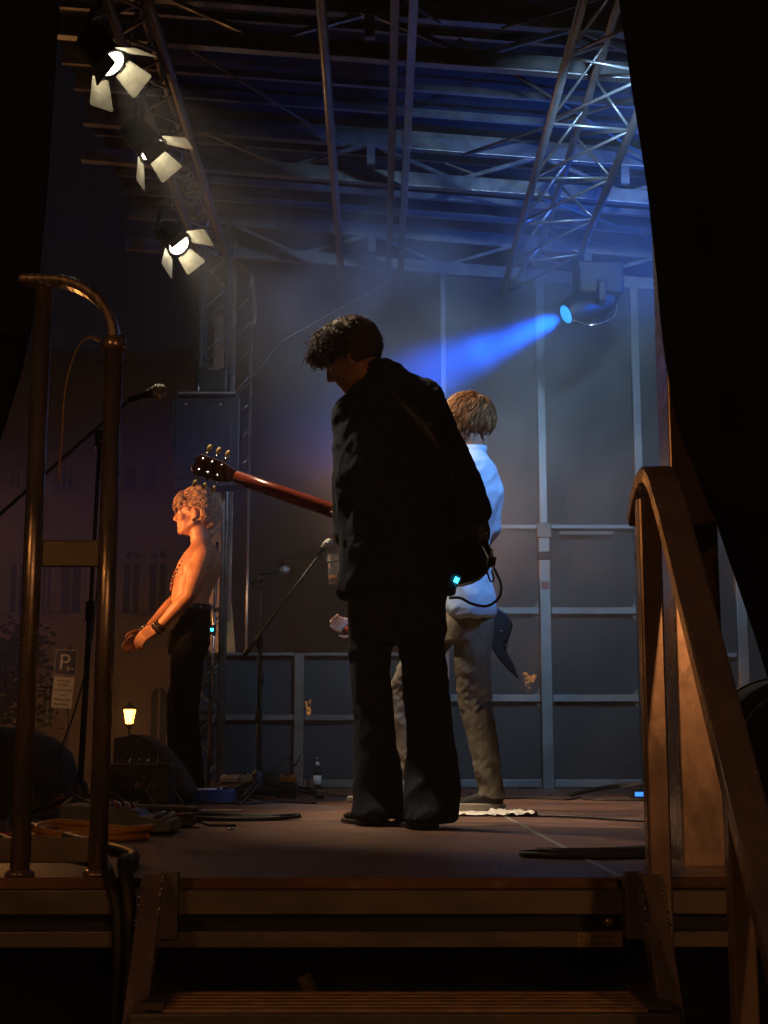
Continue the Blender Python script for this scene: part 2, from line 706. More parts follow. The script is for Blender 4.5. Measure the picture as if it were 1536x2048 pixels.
for sx, X in ((-1, -.438), (1, .535)):
    a = V((X, 2.882, -.004))
    b = a + slope * 1.55
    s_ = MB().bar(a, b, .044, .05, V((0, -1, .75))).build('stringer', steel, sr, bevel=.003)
    MB().box((X - sx * .03, 2.885, -.05), (.035, .03, .13)).build('hook_bracket', alu_dull, s_, bevel=.002)
    for side in (-1, 1):       # weld beads along the head of each stringer
        for q in range(13):
            p = a + slope * (.006 + q * .0088) + V((side * .0205, -.0205, .0155))
            MB().ball(p, (.0048, .006, .0034), None, 8, 5).build('weld_bead', chrome, s_, True)
# handrail: post and bent rectangular tube following the stairs
hr = thing('handrail', (.57, 2.9, -.1), 'rectangular steel handrail sloping down beside the stairs, next to the orange-lit column', 'handrail')
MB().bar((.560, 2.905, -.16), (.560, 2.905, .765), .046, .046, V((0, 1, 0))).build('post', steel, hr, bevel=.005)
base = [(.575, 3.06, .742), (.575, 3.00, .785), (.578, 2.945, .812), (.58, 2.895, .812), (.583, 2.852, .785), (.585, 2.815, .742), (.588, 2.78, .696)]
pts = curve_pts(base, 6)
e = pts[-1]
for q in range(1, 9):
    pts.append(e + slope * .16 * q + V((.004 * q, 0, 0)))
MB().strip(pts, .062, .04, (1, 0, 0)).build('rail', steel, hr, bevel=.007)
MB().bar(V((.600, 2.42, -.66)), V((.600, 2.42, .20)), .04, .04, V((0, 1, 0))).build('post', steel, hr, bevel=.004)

# ------------------------------------------------------------------ left guard rail
gr = thing('guard_rail', (-.64, 2.95, 0), 'round tube guard rail with bent top beside the coiled yellow cable', 'railing')
for X in (-.565, -.722):
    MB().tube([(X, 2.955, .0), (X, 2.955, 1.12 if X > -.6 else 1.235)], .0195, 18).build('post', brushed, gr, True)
top = []
for q in range(13):
    a = radians(90 * q / 12)
    top.append(V((-.565 - .115 * (1 - sin(pi / 2 - a)) * 0 - .14 + .14 * cos(a), 2.955, 1.115 + .135 * sin(a))))
top = top + [V((-.74, 2.955, 1.251)), V((-.775, 2.955, 1.251))]
MB().strip(top, .05, .022, (0, 1, 0)).build('top_rail', brushed, gr, bevel=.008)
MB().lathe([(.024, -.012), (.0265, -.008), (.0265, .010), (.023, .014)], Matrix.Translation((-.5655, 2.955, 1.108)) @ Matrix.Rotation(radians(-12), 4, 'Y'), 18).build('collar', steel, gr, True)
MB().box((-.6435, 2.958, .656), (.118, .012, .056)).build('cross_bar', alu_dull, gr, bevel=.003)
MB().box((-.6435, 2.958, .050), (.118, .012, .05)).build('cross_bar', alu_dull, gr, bevel=.003)
MB().box((-.95, 2.958, .050), (.42, .012, .05)).build('cross_bar', alu_dull, gr, bevel=.003)
for X in (-.565, -.722):
    MB().lathe([(.03, 0), (.03, .006), (.021, .012)], Matrix.Translation((X, 2.955, 0)), 14).build('foot_plate', steel, gr, True)
sp = curve_pts([(-.592, 2.94, 1.112), (-.615, 2.93, 1.118), (-.636, 2.925, 1.095), (-.652, 2.925, 1.05), (-.662, 2.925, .99), (-.664, 2.925, .9), (-.668, 2.925, .80)], 8)
tag(MB().strip(sp, .013, .003, (.45, -1, 0)).build('strap', mat('webbing', (.25, .17, .09), .35, .2), None, True), 'thin webbing strap hanging from the bent guard rail top', 'strap')

# ------------------------------------------------------------------ corner column
co = thing('corner_column', (.725, 3.265, GZ), 'tall square steel column lit orange behind the sloping handrail', 'column')
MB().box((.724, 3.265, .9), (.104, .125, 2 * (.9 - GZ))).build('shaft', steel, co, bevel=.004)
MB().box((.724, 3.265, GZ + .01), (.26, .26, .02)).build('base_plate', steel, co, bevel=.004)
MB().box((.724, 3.265, -.5), (.12, .141, .12)).build('sleeve', steel, co, bevel=.004)


# ------------------------------------------------------------------ black drapes
def drape(name, edge, xout, Y, label, seed, sgn):
    """edge: photograph-free outline (x, z) of the pulled-back side, top to bottom"""
    nz, nx = 60, 46
    rows = []
    for i in range(nz + 1):
        t = i / nz * (len(edge) - 1)
        k = min(int(t), len(edge) - 2)
        u = t - k
        u = u * u * (3 - 2 * u) * .35 + u * .65
        ex = edge[k][0] + (edge[k + 1][0] - edge[k][0]) * u
        ez = edge[k][1] + (edge[k + 1][1] - edge[k][1]) * u
        row = []
        for j in range(nx + 1):
            s = j / nx
            x = ex + (xout - ex) * s
            fold = .022 * sin(s * 38 + seed + ez * 1.4 + 1.2 * sin(ez * 2 + s * 6)) + .012 * noise.noise(V((s * 16, ez * 3, seed)))
            y = Y + fold * min(1, .25 + s * 4) + .05 * s
            row.append(V((x, y, ez + .012 * noise.noise(V((s * 9, ez * 9, seed + 5))))))
        rows.append(row)
    mb = MB()
    for layer in (0, .012):
        for r in rows:
            for p in r:
                mb.v.append(p + V((0, layer, 0)))
    W = nx + 1
    N = W * (nz + 1)
    for i in range(nz):
        for j in range(nx):
            a = i * W + j
            mb.f.append([a, a + 1, a + W + 1, a + W])
            mb.f.append([N + a, N + a + W, N + a + W + 1, N + a + 1])
    for i in range(nz):
        for j in (0, nx):
            a = i * W + j
            mb.f.append([a, a + W, N + a + W, N + a])
    for j in range(nx):
        for i in (0, nz):
            a = i * W + j
            mb.f.append([a, a + 1, N + a + 1, N + a])
    o = mb.build(name, drape_cloth, None, True)
    return tag(o, label, 'curtain')


RS_V = -.04
YD = 3.02
edge = [(at(x, y, YD).x, at(x, y, YD).z) for x, y in
        ((1190, -400), (1215, -180), (1240, 0), (1262, 150), (1285, 300), (1299, 400), (1310, 500), (1321, 620), (1332, 720), (1348, 810), (1372, 890), (1402, 965), (1432, 1040), (1472, 1150), (1512, 1270), (1545, 1370), (1600, 1500))]
drape('black_drape', edge, 1.9, YD, 'heavy black stage curtain pulled back in front of the orange-lit column', 1.0, 1)
vl = MB()  # unseen cloth added above the view to block lantern light from the roof
for lay in (0, .01):
    for i in range(121):
        X = -2.2 + 5.4 * i / 120
        for z in (2.50, 3.0, 3.5, 4.05):
            vl.v.append(V((X, 3.62 + lay + .03 * sin(i * .9) * (1 - (z - 2.5) / 2) + .015 * noise.noise(V((X * 4, z, 2))), z + RS_V * X)))
for i in range(120):
    for j in range(3):
        q = i * 4 + j
        vl.f.append([q, q + 1, q + 5, q + 4])
        vl.f.append([484 + q, 484 + q + 4, 484 + q + 5, 484 + q + 1])
tag(vl.build('light_block_cloth', drape_cloth, None, True), 'added black cloth out of view, keeping lantern light off the stage roof', 'curtain')
YL = 3.3
edge = [(at(x, y, YL).x, at(x, y, YL).z) for x, y in ((140, -400), (118, 0), (95, 350), (72, 600), (45, 725), (8, 850), (-45, 1000), (-120, 1180))]
drape('black_drape', edge, -1.6, YL, 'black stage curtain gathered aside behind the round tube guard rail', 4.0, -1)

# ------------------------------------------------------------------ roof
RS = -.08


def roofz(z, X):
    return z + RS * (X - .3)


rf = thing('stage_roof', (.5, 7, 3.9), 'sloping stage roof of lattice girders and thin slats above the performers', 'roof')
RX0, RX1 = -1.75, 2.8
rot = Matrix.Rotation(-math.atan(RS), 3, 'Y')
for q in range(17):
    Y = 4.6 + .31 * q - .01
    if Y > 9.6:
        break
    MB().bar((RX0, Y, roofz(3.862, RX0)), (RX1, Y, roofz(3.862, RX1)), .028, .04).build('slat', alu, rf)
sk = MB()
for i in range(33):
    for j in range(25):
        X = RX0 + (RX1 - RX0) * i / 32
        Y = 3.7 + 6.0 * j / 24
        sk.v.append(V((X, Y, roofz(3.935, X) + .018 * noise.noise(V((X * 2, Y * 3, 0))))))
for i in range(32):
    for j in range(24):
        a = i * 25 + j
        sk.f.append([a, a + 1, a + 26, a + 25])
sk.build('roof_skin', tarp, rf, True)
for Y in (4.92, 6.44, 7.96, 9.46):
    lo, hi = 3.56, 3.79
    g_ = MB().bar((RX0, Y, roofz(hi, RX0)), (RX1, Y, roofz(hi, RX1)), .055, .085).build('girder', alu, rf, bevel=.004)
    MB().bar((RX0, Y, roofz(lo, RX0)), (RX1, Y, roofz(lo, RX1)), .055, .085).build('lower_chord', alu, g_, bevel=.004)
    X = RX0 + .25
    k = 0
    while X + .5 < RX1:
        za, zb = (lo + .035, hi - .035) if k % 2 == 0 else (hi - .035, lo + .035)
        MB().bar((X, Y, roofz(za, X)), (X + .42, Y, roofz(zb, X + .42)), .022, .022).build('diagonal', alu, g_)
        if k % 3 == 2:
            MB().bar((X + .46, Y, roofz(lo + .04, X)), (X + .46, Y, roofz(hi - .04, X)), .05, .04, V((0, 1, 0))).build('upright', alu, g_)
        X += .5
        k += 1
# long spine box with a flange, and a round tube beside it
MB().box((.155, 6.9, 3.475), (.04, 5.3, .075)).build('spine_beam', alu, rf, bevel=.004)
MB().box((.075, 6.9, 3.50), (.04, 5.3, .055)).build('spine_beam', alu_dull, rf, bevel=.004)
MB().tube([(-.250, 4.3, 3.475), (-.250, 9.45, 3.475)], .024, 14).build('spreader_tube', alu, rf, True)
# wind bracing between the girders
for (xa, ya, xb, yb) in ((-.9, 5.0, .3, 6.4), (.4, 6.5, 1.7, 7.9), (1.8, 6.5, .5, 7.9), (.4, 8.0, 2.4, 9.4), (-1.2, 6.5, -.2, 7.9), (2.3, 5.0, .6, 6.4)):
    MB().tube([(xa, ya, roofz(3.70, xa)), (xb, yb, roofz(3.72, xb))], .008, 6).build('wind_brace', alu_dull, rf, True)


# ------------------------------------------------------------------ trusses
def truss(name, label, chords, braces, r, rb, m, loc, group=None):
    t = thing(name, loc, label, 'truss', group)
    for a, b in chords:
        MB().tube([a, b], r, 12).build('chord', m, t, True)
    for a, b in braces:
        MB().tube([a, b], rb, 8).build('brace', m, t, True)
    return t


def zig(c1, c2, n, start=0):
    out = []
    for k in range(n):
        a = c1[0].lerp(c1[1], (k + .02) / n)
        b = c2[0].lerp(c2[1], (k + .5) / n)
        c = c1[0].lerp(c1[1], (k + .98) / n)
        out += [(a, b), (b, c)]
    return out


A = (V((-.98, 4.6, 3.40)), V((-.98, 8.75, 3.40)))
B = (V((-1.155, 4.6, 3.40)), V((-1.155, 8.75, 3.40)))
Cc = (V((-1.068, 4.6, 3.565)), V((-1.068, 8.75, 3.565)))
truss('lighting_truss', 'triangular aluminium truss carrying the three lit barn-door lamps', [A, B, Cc],
      zig(A, B, 11) + zig(A, Cc, 11) + zig(B, Cc, 11), .0235, .008, alu_dull, (-1.07, 6.7, 3.4))
A = (V((.818, 4.4, 3.20)), V((.818, 9.0, 3.20)))
B = (V((1.215, 4.4, 3.185)), V((1.215, 8.45, 3.185)))
Cc = (V((1.04, 4.4, 3.43)), V((1.04, 9.0, 3.43)))
truss('lighting_truss', 'wide aluminium truss from which the blue moving light hangs', [A, B, Cc],
      zig(A, B, 7) + zig(A, Cc, 7) + zig(Cc, B, 7), .021, .0075, alu, (1.0, 6.7, 3.2))

# tower that carries the loudspeaker, on the boards by the singer
TX, TY = -1.085, 9.2
tw = []
cs = []
for dx in (-.085, .085):
    for dy in (-.1, .1):
        cs.append((V((TX + dx, TY + dy, 0.02)), V((TX + dx, TY + dy, 3.75))))
tw = zig(cs[0], cs[2], 12) + zig(cs[1], cs[3], 12) + zig(cs[0], cs[1], 10) + zig(cs[2], cs[3], 10)
tower = truss('truss_tower', 'upright lattice tower behind the bare-chested singer, holding a loudspeaker', cs, tw, .016, .006, alu_dull, (TX, TY, 0))
MB().box((TX, TY, .01), (.5, .5, .02)).build('base_plate', steel, tower, bevel=.003)
MB().box((TX, TY - .13, 2.63), (.22, .14, .17)).build('clamp', black_metal, tower, bevel=.02)
MB().box((TX + .02, TY - .2, 2.70), (.08, .01, .008)).build('clamp_plate', alu, tower)
ml = thing('wind_up_mast', (-1.10, 9.95, GZ), 'orange-lit wind-up lifting mast standing beyond the lattice tower', 'mast')
MB().box((-1.13, 9.95, 1.05), (.10, .10, 4.6)).build('outer_tube', steel, ml, bevel=.004)
MB().box((-1.05, 9.95, 1.5), (.05, .05, 5.2)).build('inner_tube', steel, ml, bevel=.004)
MB().tube(curve_pts([(-1.02, 9.9, 3.75), (-.93, 9.9, 3.66), (-.90, 9.9, 3.5), (-.885, 9.9, 3.35), (-.90, 9.9, 3.28)], 6), .02, 8).build('cable_hose', steel, ml, True)
for k in range(7):
    MB().tube([(-1.0, 9.9, 2.2 + .2 * k), (-.9, 9.9, 2.32 + .2 * k)], .006, 6).build('rung', steel, ml, True)
MB().tube([(-.91, 9.9, GZ + .02), (-.91, 9.9, 3.3)], .012, 8).build('guide_rod', steel, ml, True)
for s in (-1, 1):
    MB().bar((-1.1, 9.95, GZ + .05), (-1.1 + s * .8, 9.6, GZ + .05), .06, .06).build('outrigger', steel, ml)
    MB().bar((-1.1, 9.95, 1.25), (-1.1 + s * .12, 9.8, .05), .16, .02).build('side_plate', mat('amber_sheet', (.42, .26, .10), .5, .2), ml)
MB().box((-1.02, 9.86, .52), (.10, .02, .06)).build('winch_label', sign_white, ml)

# loudspeaker on the tower
a0, a1 = at(345, 801, 8.95), at(480, 985, 8.95)
sx, sz = abs(a1.x - a0.x), abs(a0.z - a1.z)
cx, cz = (a0.x + a1.x) / 2, (a0.z + a1.z) / 2
pa = thing('loudspeaker', (cx, 8.98, cz), 'big black loudspeaker box on the lattice tower above the singer', 'loudspeaker')
poly = [V((a0.x, 0, a0.z)), V((a1.x, 0, a0.z)), V((a1.x, 0, a1.z + .03)), V((a0.x + .05, 0, a1.z)), V((a0.x + .012, 0, a1.z + .3))]
MB().prism(poly, (0, 8.86, 0), (0, 9.05, 0)).build('cabinet', black_plastic, pa, bevel=.008)
MB().box((cx - .01, 8.852, cz + .02), (sx - .09, .012, sz - .1)).build('grille', black_metal, pa, bevel=.004)
MB().box((cx + .02, 8.86, a0.z + .009), (sx - .08, .16, .012)).build('flying_bar', alu, pa)
MB().tube([(cx - .05, 8.9, a0.z + .01), (cx - .05, 8.9, a0.z + .14)], .008, 8).build('hanging_pin', chrome, pa, True)
for dx in (-.12, .1):
    MB().box((cx + dx, 8.848, a0.z - .05), (.02, .006, .012)).build('latch', steel, pa)
tag(MB().tube([(cx + .18, 8.92, a0.z), (-.65, 9.3, 2.98), (.2, 9.44, 3.52)], .004, 6).build('guy_wire', steel), 'thin steel wire running up from the loudspeaker to the roof', 'wire')

# ------------------------------------------------------------------ end wall
wl = thing('end_wall', (1.2, 9.5, 0), 'dark scrim end wall on pale aluminium posts and rails behind the performers', 'wall')
WY = 9.44
posts = [(.45, .03, .05), (1.115, .0, .075), (1.765, .0, .075), (2.42, .0, .07)]
for X, _, wd in posts:
    zt = roofz(3.52, X)
    MB().box((X, WY, (zt + 1.70) / 2), (wd * .74, .045, zt - 1.70)).build('upper_post', post_alu, wl, bevel=.004)
    p = MB().box((X, WY - .006, .865), (wd, .06, 1.73)).build('post', post_alu, wl, bevel=.005)
    MB().box((X, WY - .012, 1.70), (wd + .02, .072, .10)).build('sleeve', alu_dull, p, bevel=.004)
    MB().box((X, WY - .010, 1.53), (wd + .006, .066, .055)).build('clip', black_metal, p, bevel=.004)
MB().box((1.115, WY - .039, 1.33), (.05, .004, .05)).build('sticker', red_plastic, wl)
MB().box((-.515, WY, .44), (.065, .05, .88)).build('post', alu_dull, wl, bevel=.004)
bays = [(.48, 1.073), (1.157, 1.723), (1.807, 2.38)]
for i, (x0, x1) in enumerate(bays):
    for z, h in ((1.73, .028), (1.165, .046), (.587, .046), (.035, .05)) if i < 2 else ((.87, .03), (.035, .05), (1.73, .028)):
        r_ = MB().box(((x0 + x1) / 2, WY + .004, z), (x1 - x0, .03, h)).build('rail', post_alu, wl, bevel=.003)
        if i < 2 and h > .04 and z > .1:
            MB().prism([V((x1, 0, z + .07)), V((x1, 0, z - .07)), V((x1 - .05, 0, z))], (0, WY + .022, 0), (0, WY + .026, 0)).build('gusset', alu_dull, r_)
MB().box((1.40, WY - .02, 1.685), (.36, .02, .022)).build('short_rail', alu_dull, wl, bevel=.002)
for z, h in ((.875, .022), (.46, .036), (.035, .05)):
    for x0, x1 in ((-1.3, -.55), (-.48, .42)):
        MB().box(((x0 + x1) / 2, WY + .004, z), (x1 - x0, .03, h)).build('rail', alu_dull, wl, bevel=.003)
# scrim panels, slightly wavy sheets, one for each bay
allb = [(-1.3, -.515, 0.02, .87), (-.515, .45, .02, .87), (.45, 1.115, .02, 3.50), (1.115, 1.765, .02, 3.46), (1.765, 2.42, .02, 3.4), (2.42, 2.8, .02, 3.36)]
for x0, x1, z0, z1 in allb:
    mb = MB()
    nx, nz = 14, 30
    for lay in (0, .003):
        for i in range(nx + 1):
            for j in range(nz + 1):
                X = x0 + (x1 - x0) * i / nx
                Z = z0 + (z1 - z0) * j / nz
                ed = min(1, 4 * min(i / nx, 1 - i / nx))
                mb.v.append(V((X, WY + .045 + lay + ed * .012 * noise.noise(V((X * 3, Z * 2.2, 3))), Z)))
    W = nz + 1
    N = (nx + 1) * W
    for i in range(nx):
        for j in range(nz):
            a = i * W + j
            mb.f.append([a, a + 1, a + W + 1, a + W])
            mb.f.append([N + a, N + a + W, N + a + W + 1, N + a + 1])
    mb.build('scrim_panel', scrim, wl, True)


# ------------------------------------------------------------------ stage lamps
def fresnel(loc, aim, label, energy, roll=0.):
    loc = V(loc)
    aim = V(aim).normalized()
    t = thing('barn_door_lamp', loc, label, 'stage light', 'barn-door lamps along the left truss')
    x, y, z = frame(aim)
    K = .67
    M = Matrix.Translation(loc) @ Matrix((x, y, z)).transposed().to_4x4() @ Matrix.Rotation(roll, 4, 'Z') @ Matrix.Scale(K, 4)
    R3 = Matrix((x, y, z)).transposed() @ Matrix.Rotation(roll, 3, 'Z')
    smooth_by_angle(MB().lathe([(.03, -.26), (.095, -.25), (.105, -.20), (.105, -.03), (.112, -.02), (.112, .0), (.094, .0), (.094, -.012), (.001, -.012)], M, 24).build('housing', black_metal, t))
    smooth_by_angle(MB().lathe([(.001, -.006), (.05, -.004), (.078, .004), (.086, .006), (.09, -.004)], M, 24).build('lens', lens_on, t))
    for k in range(4):
        Rk = Matrix.Rotation(pi / 2 * k, 4, 'Z')
        open_ = (radians(28), radians(38), radians(24), radians(40))[k]
        hinge = .112
        L, wa, wb = (.19, .10, .145) if k % 2 else (.17, .085, .12)
        pl = []
        for u, v in ((-wa, 0), (wa, 0), (wb, L * .93), (wb * .9, L), (-wb * .9, L), (-wb, L * .93)):
            pl.append(M @ Rk @ V((hinge + v * sin(open_), u * .8, .004 + v * cos(open_))))
        nrm = (R3 @ (Rk.to_3x3() @ V((cos(open_), 0, -sin(open_))))).normalized()
        d = MB().prism(pl, nrm * 0, nrm * .002).build('barn_door', flap, t)
        MB().tube([M @ Rk @ V((hinge, -.03, .004)), M @ Rk @ V((hinge, .03, .004))], .006, 6).build('hinge', black_metal, d, True)
    yk = []
    for q in range(13):
        a = pi * q / 12
        yk.append(loc - aim * .10 + x * cos(a) * .105 + V((0, 0, 1)) * sin(a) * .17)
    MB().strip(yk, .03, .005, aim).build('yoke', black_metal, t)
    top = loc - aim * .10 + V((0, 0, .17))
    MB().tube([top, V((top.x, top.y, 3.38))], .012, 8).build('hook_clamp', black_metal, t, True)
    light('barn_door_lamp_light', 'SPOT', loc + aim * .03, WARM, energy, t, aim, radians(60), .7, .06)
    return t


LZ = 3.10
f1 = at(222, 128, 5.57)
f2 = at(305, 300, 6.46)
f3 = at(358, 490, 7.77)
fresnel(f1, (1.3, -.30, -1.75), 'barn-door lamp on the truss end away from the lattice tower, right flap wide open', LIGHT['fresnel'], .32)
fresnel(f2, (1.5, -.10, -1.75), 'middle barn-door lamp of the three on the left truss', LIGHT['fresnel'], .05)
fresnel(f3, (1.25, -.85, -1.45), 'glaring barn-door lamp hung close to the lattice tower', LIGHT['fresnel'], -.45)


def moving_head(lens, aim, hang, label, col, energy, cone, lensmat, radius=.05, blend=.25):
    lens, aim, hang = V(lens), V(aim).normalized(), V(hang)
    t = thing('moving_head_light', hang, label, 'stage light')
    MB().box(hang + V((0, 0, -.085)), (.27, .27, .2)).build('base', black_metal, t, bevel=.015)
    for dx in (-.06, .06):
        MB().tube([hang + V((dx, 0, -.02)), hang + V((dx, 0, .05))], .014, 8).build('clamp', black_metal, t, True)
    c = lens - aim * .2
    x, y, z = frame(aim)
    M = Matrix.Translation(c) @ Matrix((x, y, z)).transposed().to_4x4()
    smooth_by_angle(MB().lathe([(.05, -.14), (.095, -.12), (.11, -.05), (.105, .08), (.085, .17), (.072, .195), (.06, .195), (.058, .185), (.001, .185)], M, 22).build('head', black_plastic, t))
    smooth_by_angle(MB().lathe([(.001, .186), (.03, .194), (.052, .188), (.056, .186)], M, 20).build('lens', lensmat, t))
    for s in (-1, 1):
        a = c + x * s * .125
        MB().bar(a - V((0, 0, .04)), V((a.x, a.y, hang.z - .14)), .05, .15, V((0, 1, 0))).build('yoke_arm', black_plastic, t, bevel=.01)
    MB().bar(c + x * .125 + V((0, 0, hang.z - .155 - c.z)), c - x * .125 + V((0, 0, hang.z - .155 - c.z)), .03, .10).build('yoke_bridge', black_plastic, t, bevel=.008)
    for q in range(4):
        MB().box(hang + V((-.07 + .045 * q, -.127, -.1)), (.014, .004, .010)).build('button', alu_dull, t)
    light('moving_head_lamp', 'SPOT', lens + aim * .01, col, energy, t, aim, cone, blend, radius)
    return t


lens = at(1129, 630, 8.15)
mh = moving_head(lens, (-1, -.42, -.56), (lens.x + .22, 8.25, 3.12), 'black moving-head lamp shining a blue beam under the wide truss', BLUE, LIGHT['blue'], radians(24), lens_blue, .05, 1.0)
tag(MB().tube(curve_pts([lens + V((.33, .05, .10)), lens + V((.28, -.06, -.03)), lens + V((.15, -.1, -.09)), lens + V((.04, -.05, -.045))], 8), .004, 6).build('safety_cable', steel), 'thin safety cable looping below the blue moving-head lamp', 'cable')
# unseen lamps added out of view to light the roof, end wall and shirt
moving_head((2.6, 7.3, 2.7), (-.62, .34, .40), (2.68, 7.3, 3.1), 'added black moving-head lamp out of view, washing the roof and smoke blue, beyond the tall steel column', (0.0, .12, 1.0), LIGHT['wash'], radians(76), lens_blue, .06, .9)  # extra lamp, put in to turn roof and smoke blue
moving_head((1.15, 5.2, 2.95), (-.05, .95, -.14), (1.2, 5.05, 3.3), 'assumed black moving-head lamp out of view near the stairs, washing the end wall cool white', COOL, LIGHT['cool'], radians(82), lens_on, .06, .8)  # assumed lamp, placed unseen to light the wall and smoke


moving_head((1.28, 4.45, 2.95), V((.42, 5.95, 1.16)) - V((1.28, 4.45, 2.95)), (1.3, 4.4, 3.3), 'added black moving-head lamp out of view over the stairs, throwing pale blue light on the shirt', (.22, .48, 1.0), LIGHT['back'], radians(21), lens_blue, .05, 1.0)  # extra unseen spot, added to light the shirt blue
# assumed unseen flood lamp, added in the square to light the singer amber
fl = V((-4.6, 6.6, 1.55))
ft = thing('added_flood_lamp', (fl.x, fl.y, GZ), 'assumed unseen amber flood lamp on a tripod, added in the square in front of the singer', 'stage light')
faim = V((3.55, 1.5, -.14)).normalized()
fx_, fy_, fz_ = frame(faim)
Mf = Matrix.Translation(fl) @ Matrix((fx_, fy_, fz_)).transposed().to_4x4()
smooth_by_angle(MB().lathe([(.05, -.26), (.10, -.2), (.10, .02), (.09, .02), (.088, -.03), (.001, -.03)], Mf, 22).build('can', black_metal, ft))
MB().lathe([(.001, -.02), (.084, -.026)], Mf, 20).build('lens', lens_on, ft)
MB().tube([(fl.x, fl.y, GZ + .3), fl - V((0, 0, .1))], .02, 10).build('pole', black_metal, ft, True)
for k in range(3):
    a = 2 * pi * k / 3
    MB().tube([(fl.x, fl.y, GZ + .6), (fl.x + .5 * cos(a), fl.y + .5 * sin(a), GZ + .01)], .014, 8).build('leg', black_metal, ft, True)
light('added_flood_lamp_light', 'SPOT', fl + faim * .03, (1.0, .36, .10), LIGHT['par'], ft, faim, radians(21), .7, .08)


# ------------------------------------------------------------------ lanterns, building, sign, tree
def lantern(loc, label, energy, group, post=True, scale=1.0, arm=None):
    loc = V(loc)
    t = thing('street_lantern', V((loc.x, loc.y, GZ)), label, 'street lamp', group)
    s = scale
    M = Matrix.Translation(loc) @ Matrix.Scale(s, 4)
    M4 = M @ Matrix.Rotation(pi / 4, 4, 'Z')
    MB().lathe([(.085, -.17), (.15, .12)], M4, 4).build('glass', lantern_on, t)
    MB().lathe([(.19, .125), (.17, .15), (.06, .22), (.03, .28), (.0, .30)], M4, 4).build('cap', black_metal, t)
    for k in range(4):
        Rk = M4 @ Matrix.Rotation(pi / 2 * k, 4, 'Z')
        MB().bar(Rk @ V((.092, 0, -.18)), Rk @ V((.158, 0, .13)), .016, .016).build('frame_bar', black_metal, t)
    MB().lathe([(.02, -.30), (.05, -.24), (.10, -.185), (.10, -.17)], M, 10).build('base_cup', black_metal, t)
    if post:
        smooth_by_angle(MB().lathe([(.10, GZ), (.10, GZ + .25), (.05, GZ + .35), (.032, loc.z - .3 * s), (.02, loc.z - .28 * s)], Matrix.Translation((loc.x, loc.y, 0)), 12).build('post', black_metal, t))
    light('street_lantern_light', 'POINT', loc + V((0, 0, 0)), SODIUM, energy, t, radius=.12)
    t.children[0].visible_shadow = True
    return t


G = 'lanterns around the square'
lantern(at(259, 1431, 40), 'glowing street lantern on the square beside the dark wedge monitor', LIGHT['lantern'] * 8, G, True, 1.35)
lantern(at(621, 1412, 31), 'street lantern glimmering through the low scrim above the small bottle', LIGHT['lantern'], G, True, 1.2)
lantern(at(1060, 1364, 21), 'street lantern glimmering through the tall scrim beside an aluminium post', LIGHT['lantern'], G, True, 1.1)
lantern((2.75, -6.2, 1.85), 'assumed unseen street lantern behind the stairs, on the curtain side', LIGHT['near'] * 5.2, G, True, 1.2)  # assumed out of view, for the orange glints on column and post
lantern((-3.0, -1.4, 2.0), 'assumed unseen street lantern behind the stairs, on the square side', LIGHT['near'] * 1.2, G, True, 1.2)  # assumed lantern out of view, for orange light on rails and treads
lantern((-11.5, 38.0, 1.3), 'added unseen street lantern on the square next to the leafy tree', LIGHT['lantern'] * 14, G, True, 1.3)  # added outside the view to light the house front
lantern((-2.75, 9.35, 1.75), 'added unseen lantern in front of the stage, lighting the mast orange', LIGHT['near'] * .8, G, True, 1.1)  # extra lantern out of view, put here to turn the mast orange
lantern((-7.3, 22.3, 2.0), 'added unseen lantern on the square, brightening the parking sign', LIGHT['near'] * 1.3, G, True, 1.2)  # added outside the view to brighten the sign

BY = 46.0
bd = thing('town_house', (-9, BY, GZ), 'dim plastered town house with arched windows across the square', 'building')
bx0, bx1 = -15.5, at(378, 800, BY).x + .1
bz = at(200, 716, BY).z
MB().box(((bx0 + bx1) / 2, BY + 4, (GZ + bz) / 2), (bx1 - bx0, 8, bz - GZ)).build('wall', plaster, bd)
for yp, h, pr in ((716, .35, .35), (743, .18, .2), (1122, .14, .10), (1234, .22, .16)):
    z = at(200, yp, BY).z
    MB().box(((bx0 + bx1) / 2, BY - pr / 2 + .01, z), (bx1 - bx0 + .2, pr, h)).build('cornice', stone_trim, bd)


def window(x0, x1, y0, y1, arched):
    a, b = at(x0, y0, BY), at(x1, y1, BY)
    X0, X1, Z1, Z0 = a.x, b.x, a.z, b.z
    out = [V((X0, 0, Z0)), V((X1, 0, Z0)), V((X1, 0, Z1))]
    if arched:
        r = (X1 - X0) / 2
        out = [V((X0, 0, Z0)), V((X1, 0, Z0)), V((X1, 0, Z1 - r))]
        for q in range(1, 10):
            t = pi * q / 10
            out.append(V((X0 + r + r * cos(t), 0, Z1 - r + r * sin(t))))
        out.append(V((X0, 0, Z1 - r)))
    else:
        out.append(V((X0, 0, Z1)))
    wn = MB().prism(out, (0, BY - .012, 0), (0, BY - .03, 0)).build('window', glass_dark, bd)
    n = len(out)
    for i in range(n):
        p, q = out[i], out[(i + 1) % n]
        MB().bar(p + V((0, BY - .05, 0)), q + V((0, BY - .05, 0)), .12, .10, V((0, 1, 0))).build('frame', stone_trim, wn)
    MB().box(((X0 + X1) / 2, BY - .045, (Z0 + Z1) / 2), (.07, .05, Z1 - Z0 - .1)).build('mullion', stone_trim, wn)
    MB().box(((X0 + X1) / 2, BY - .12, Z0 - .09), (X1 - X0 + .3, .22, .12)).build('sill', stone_trim, wn)


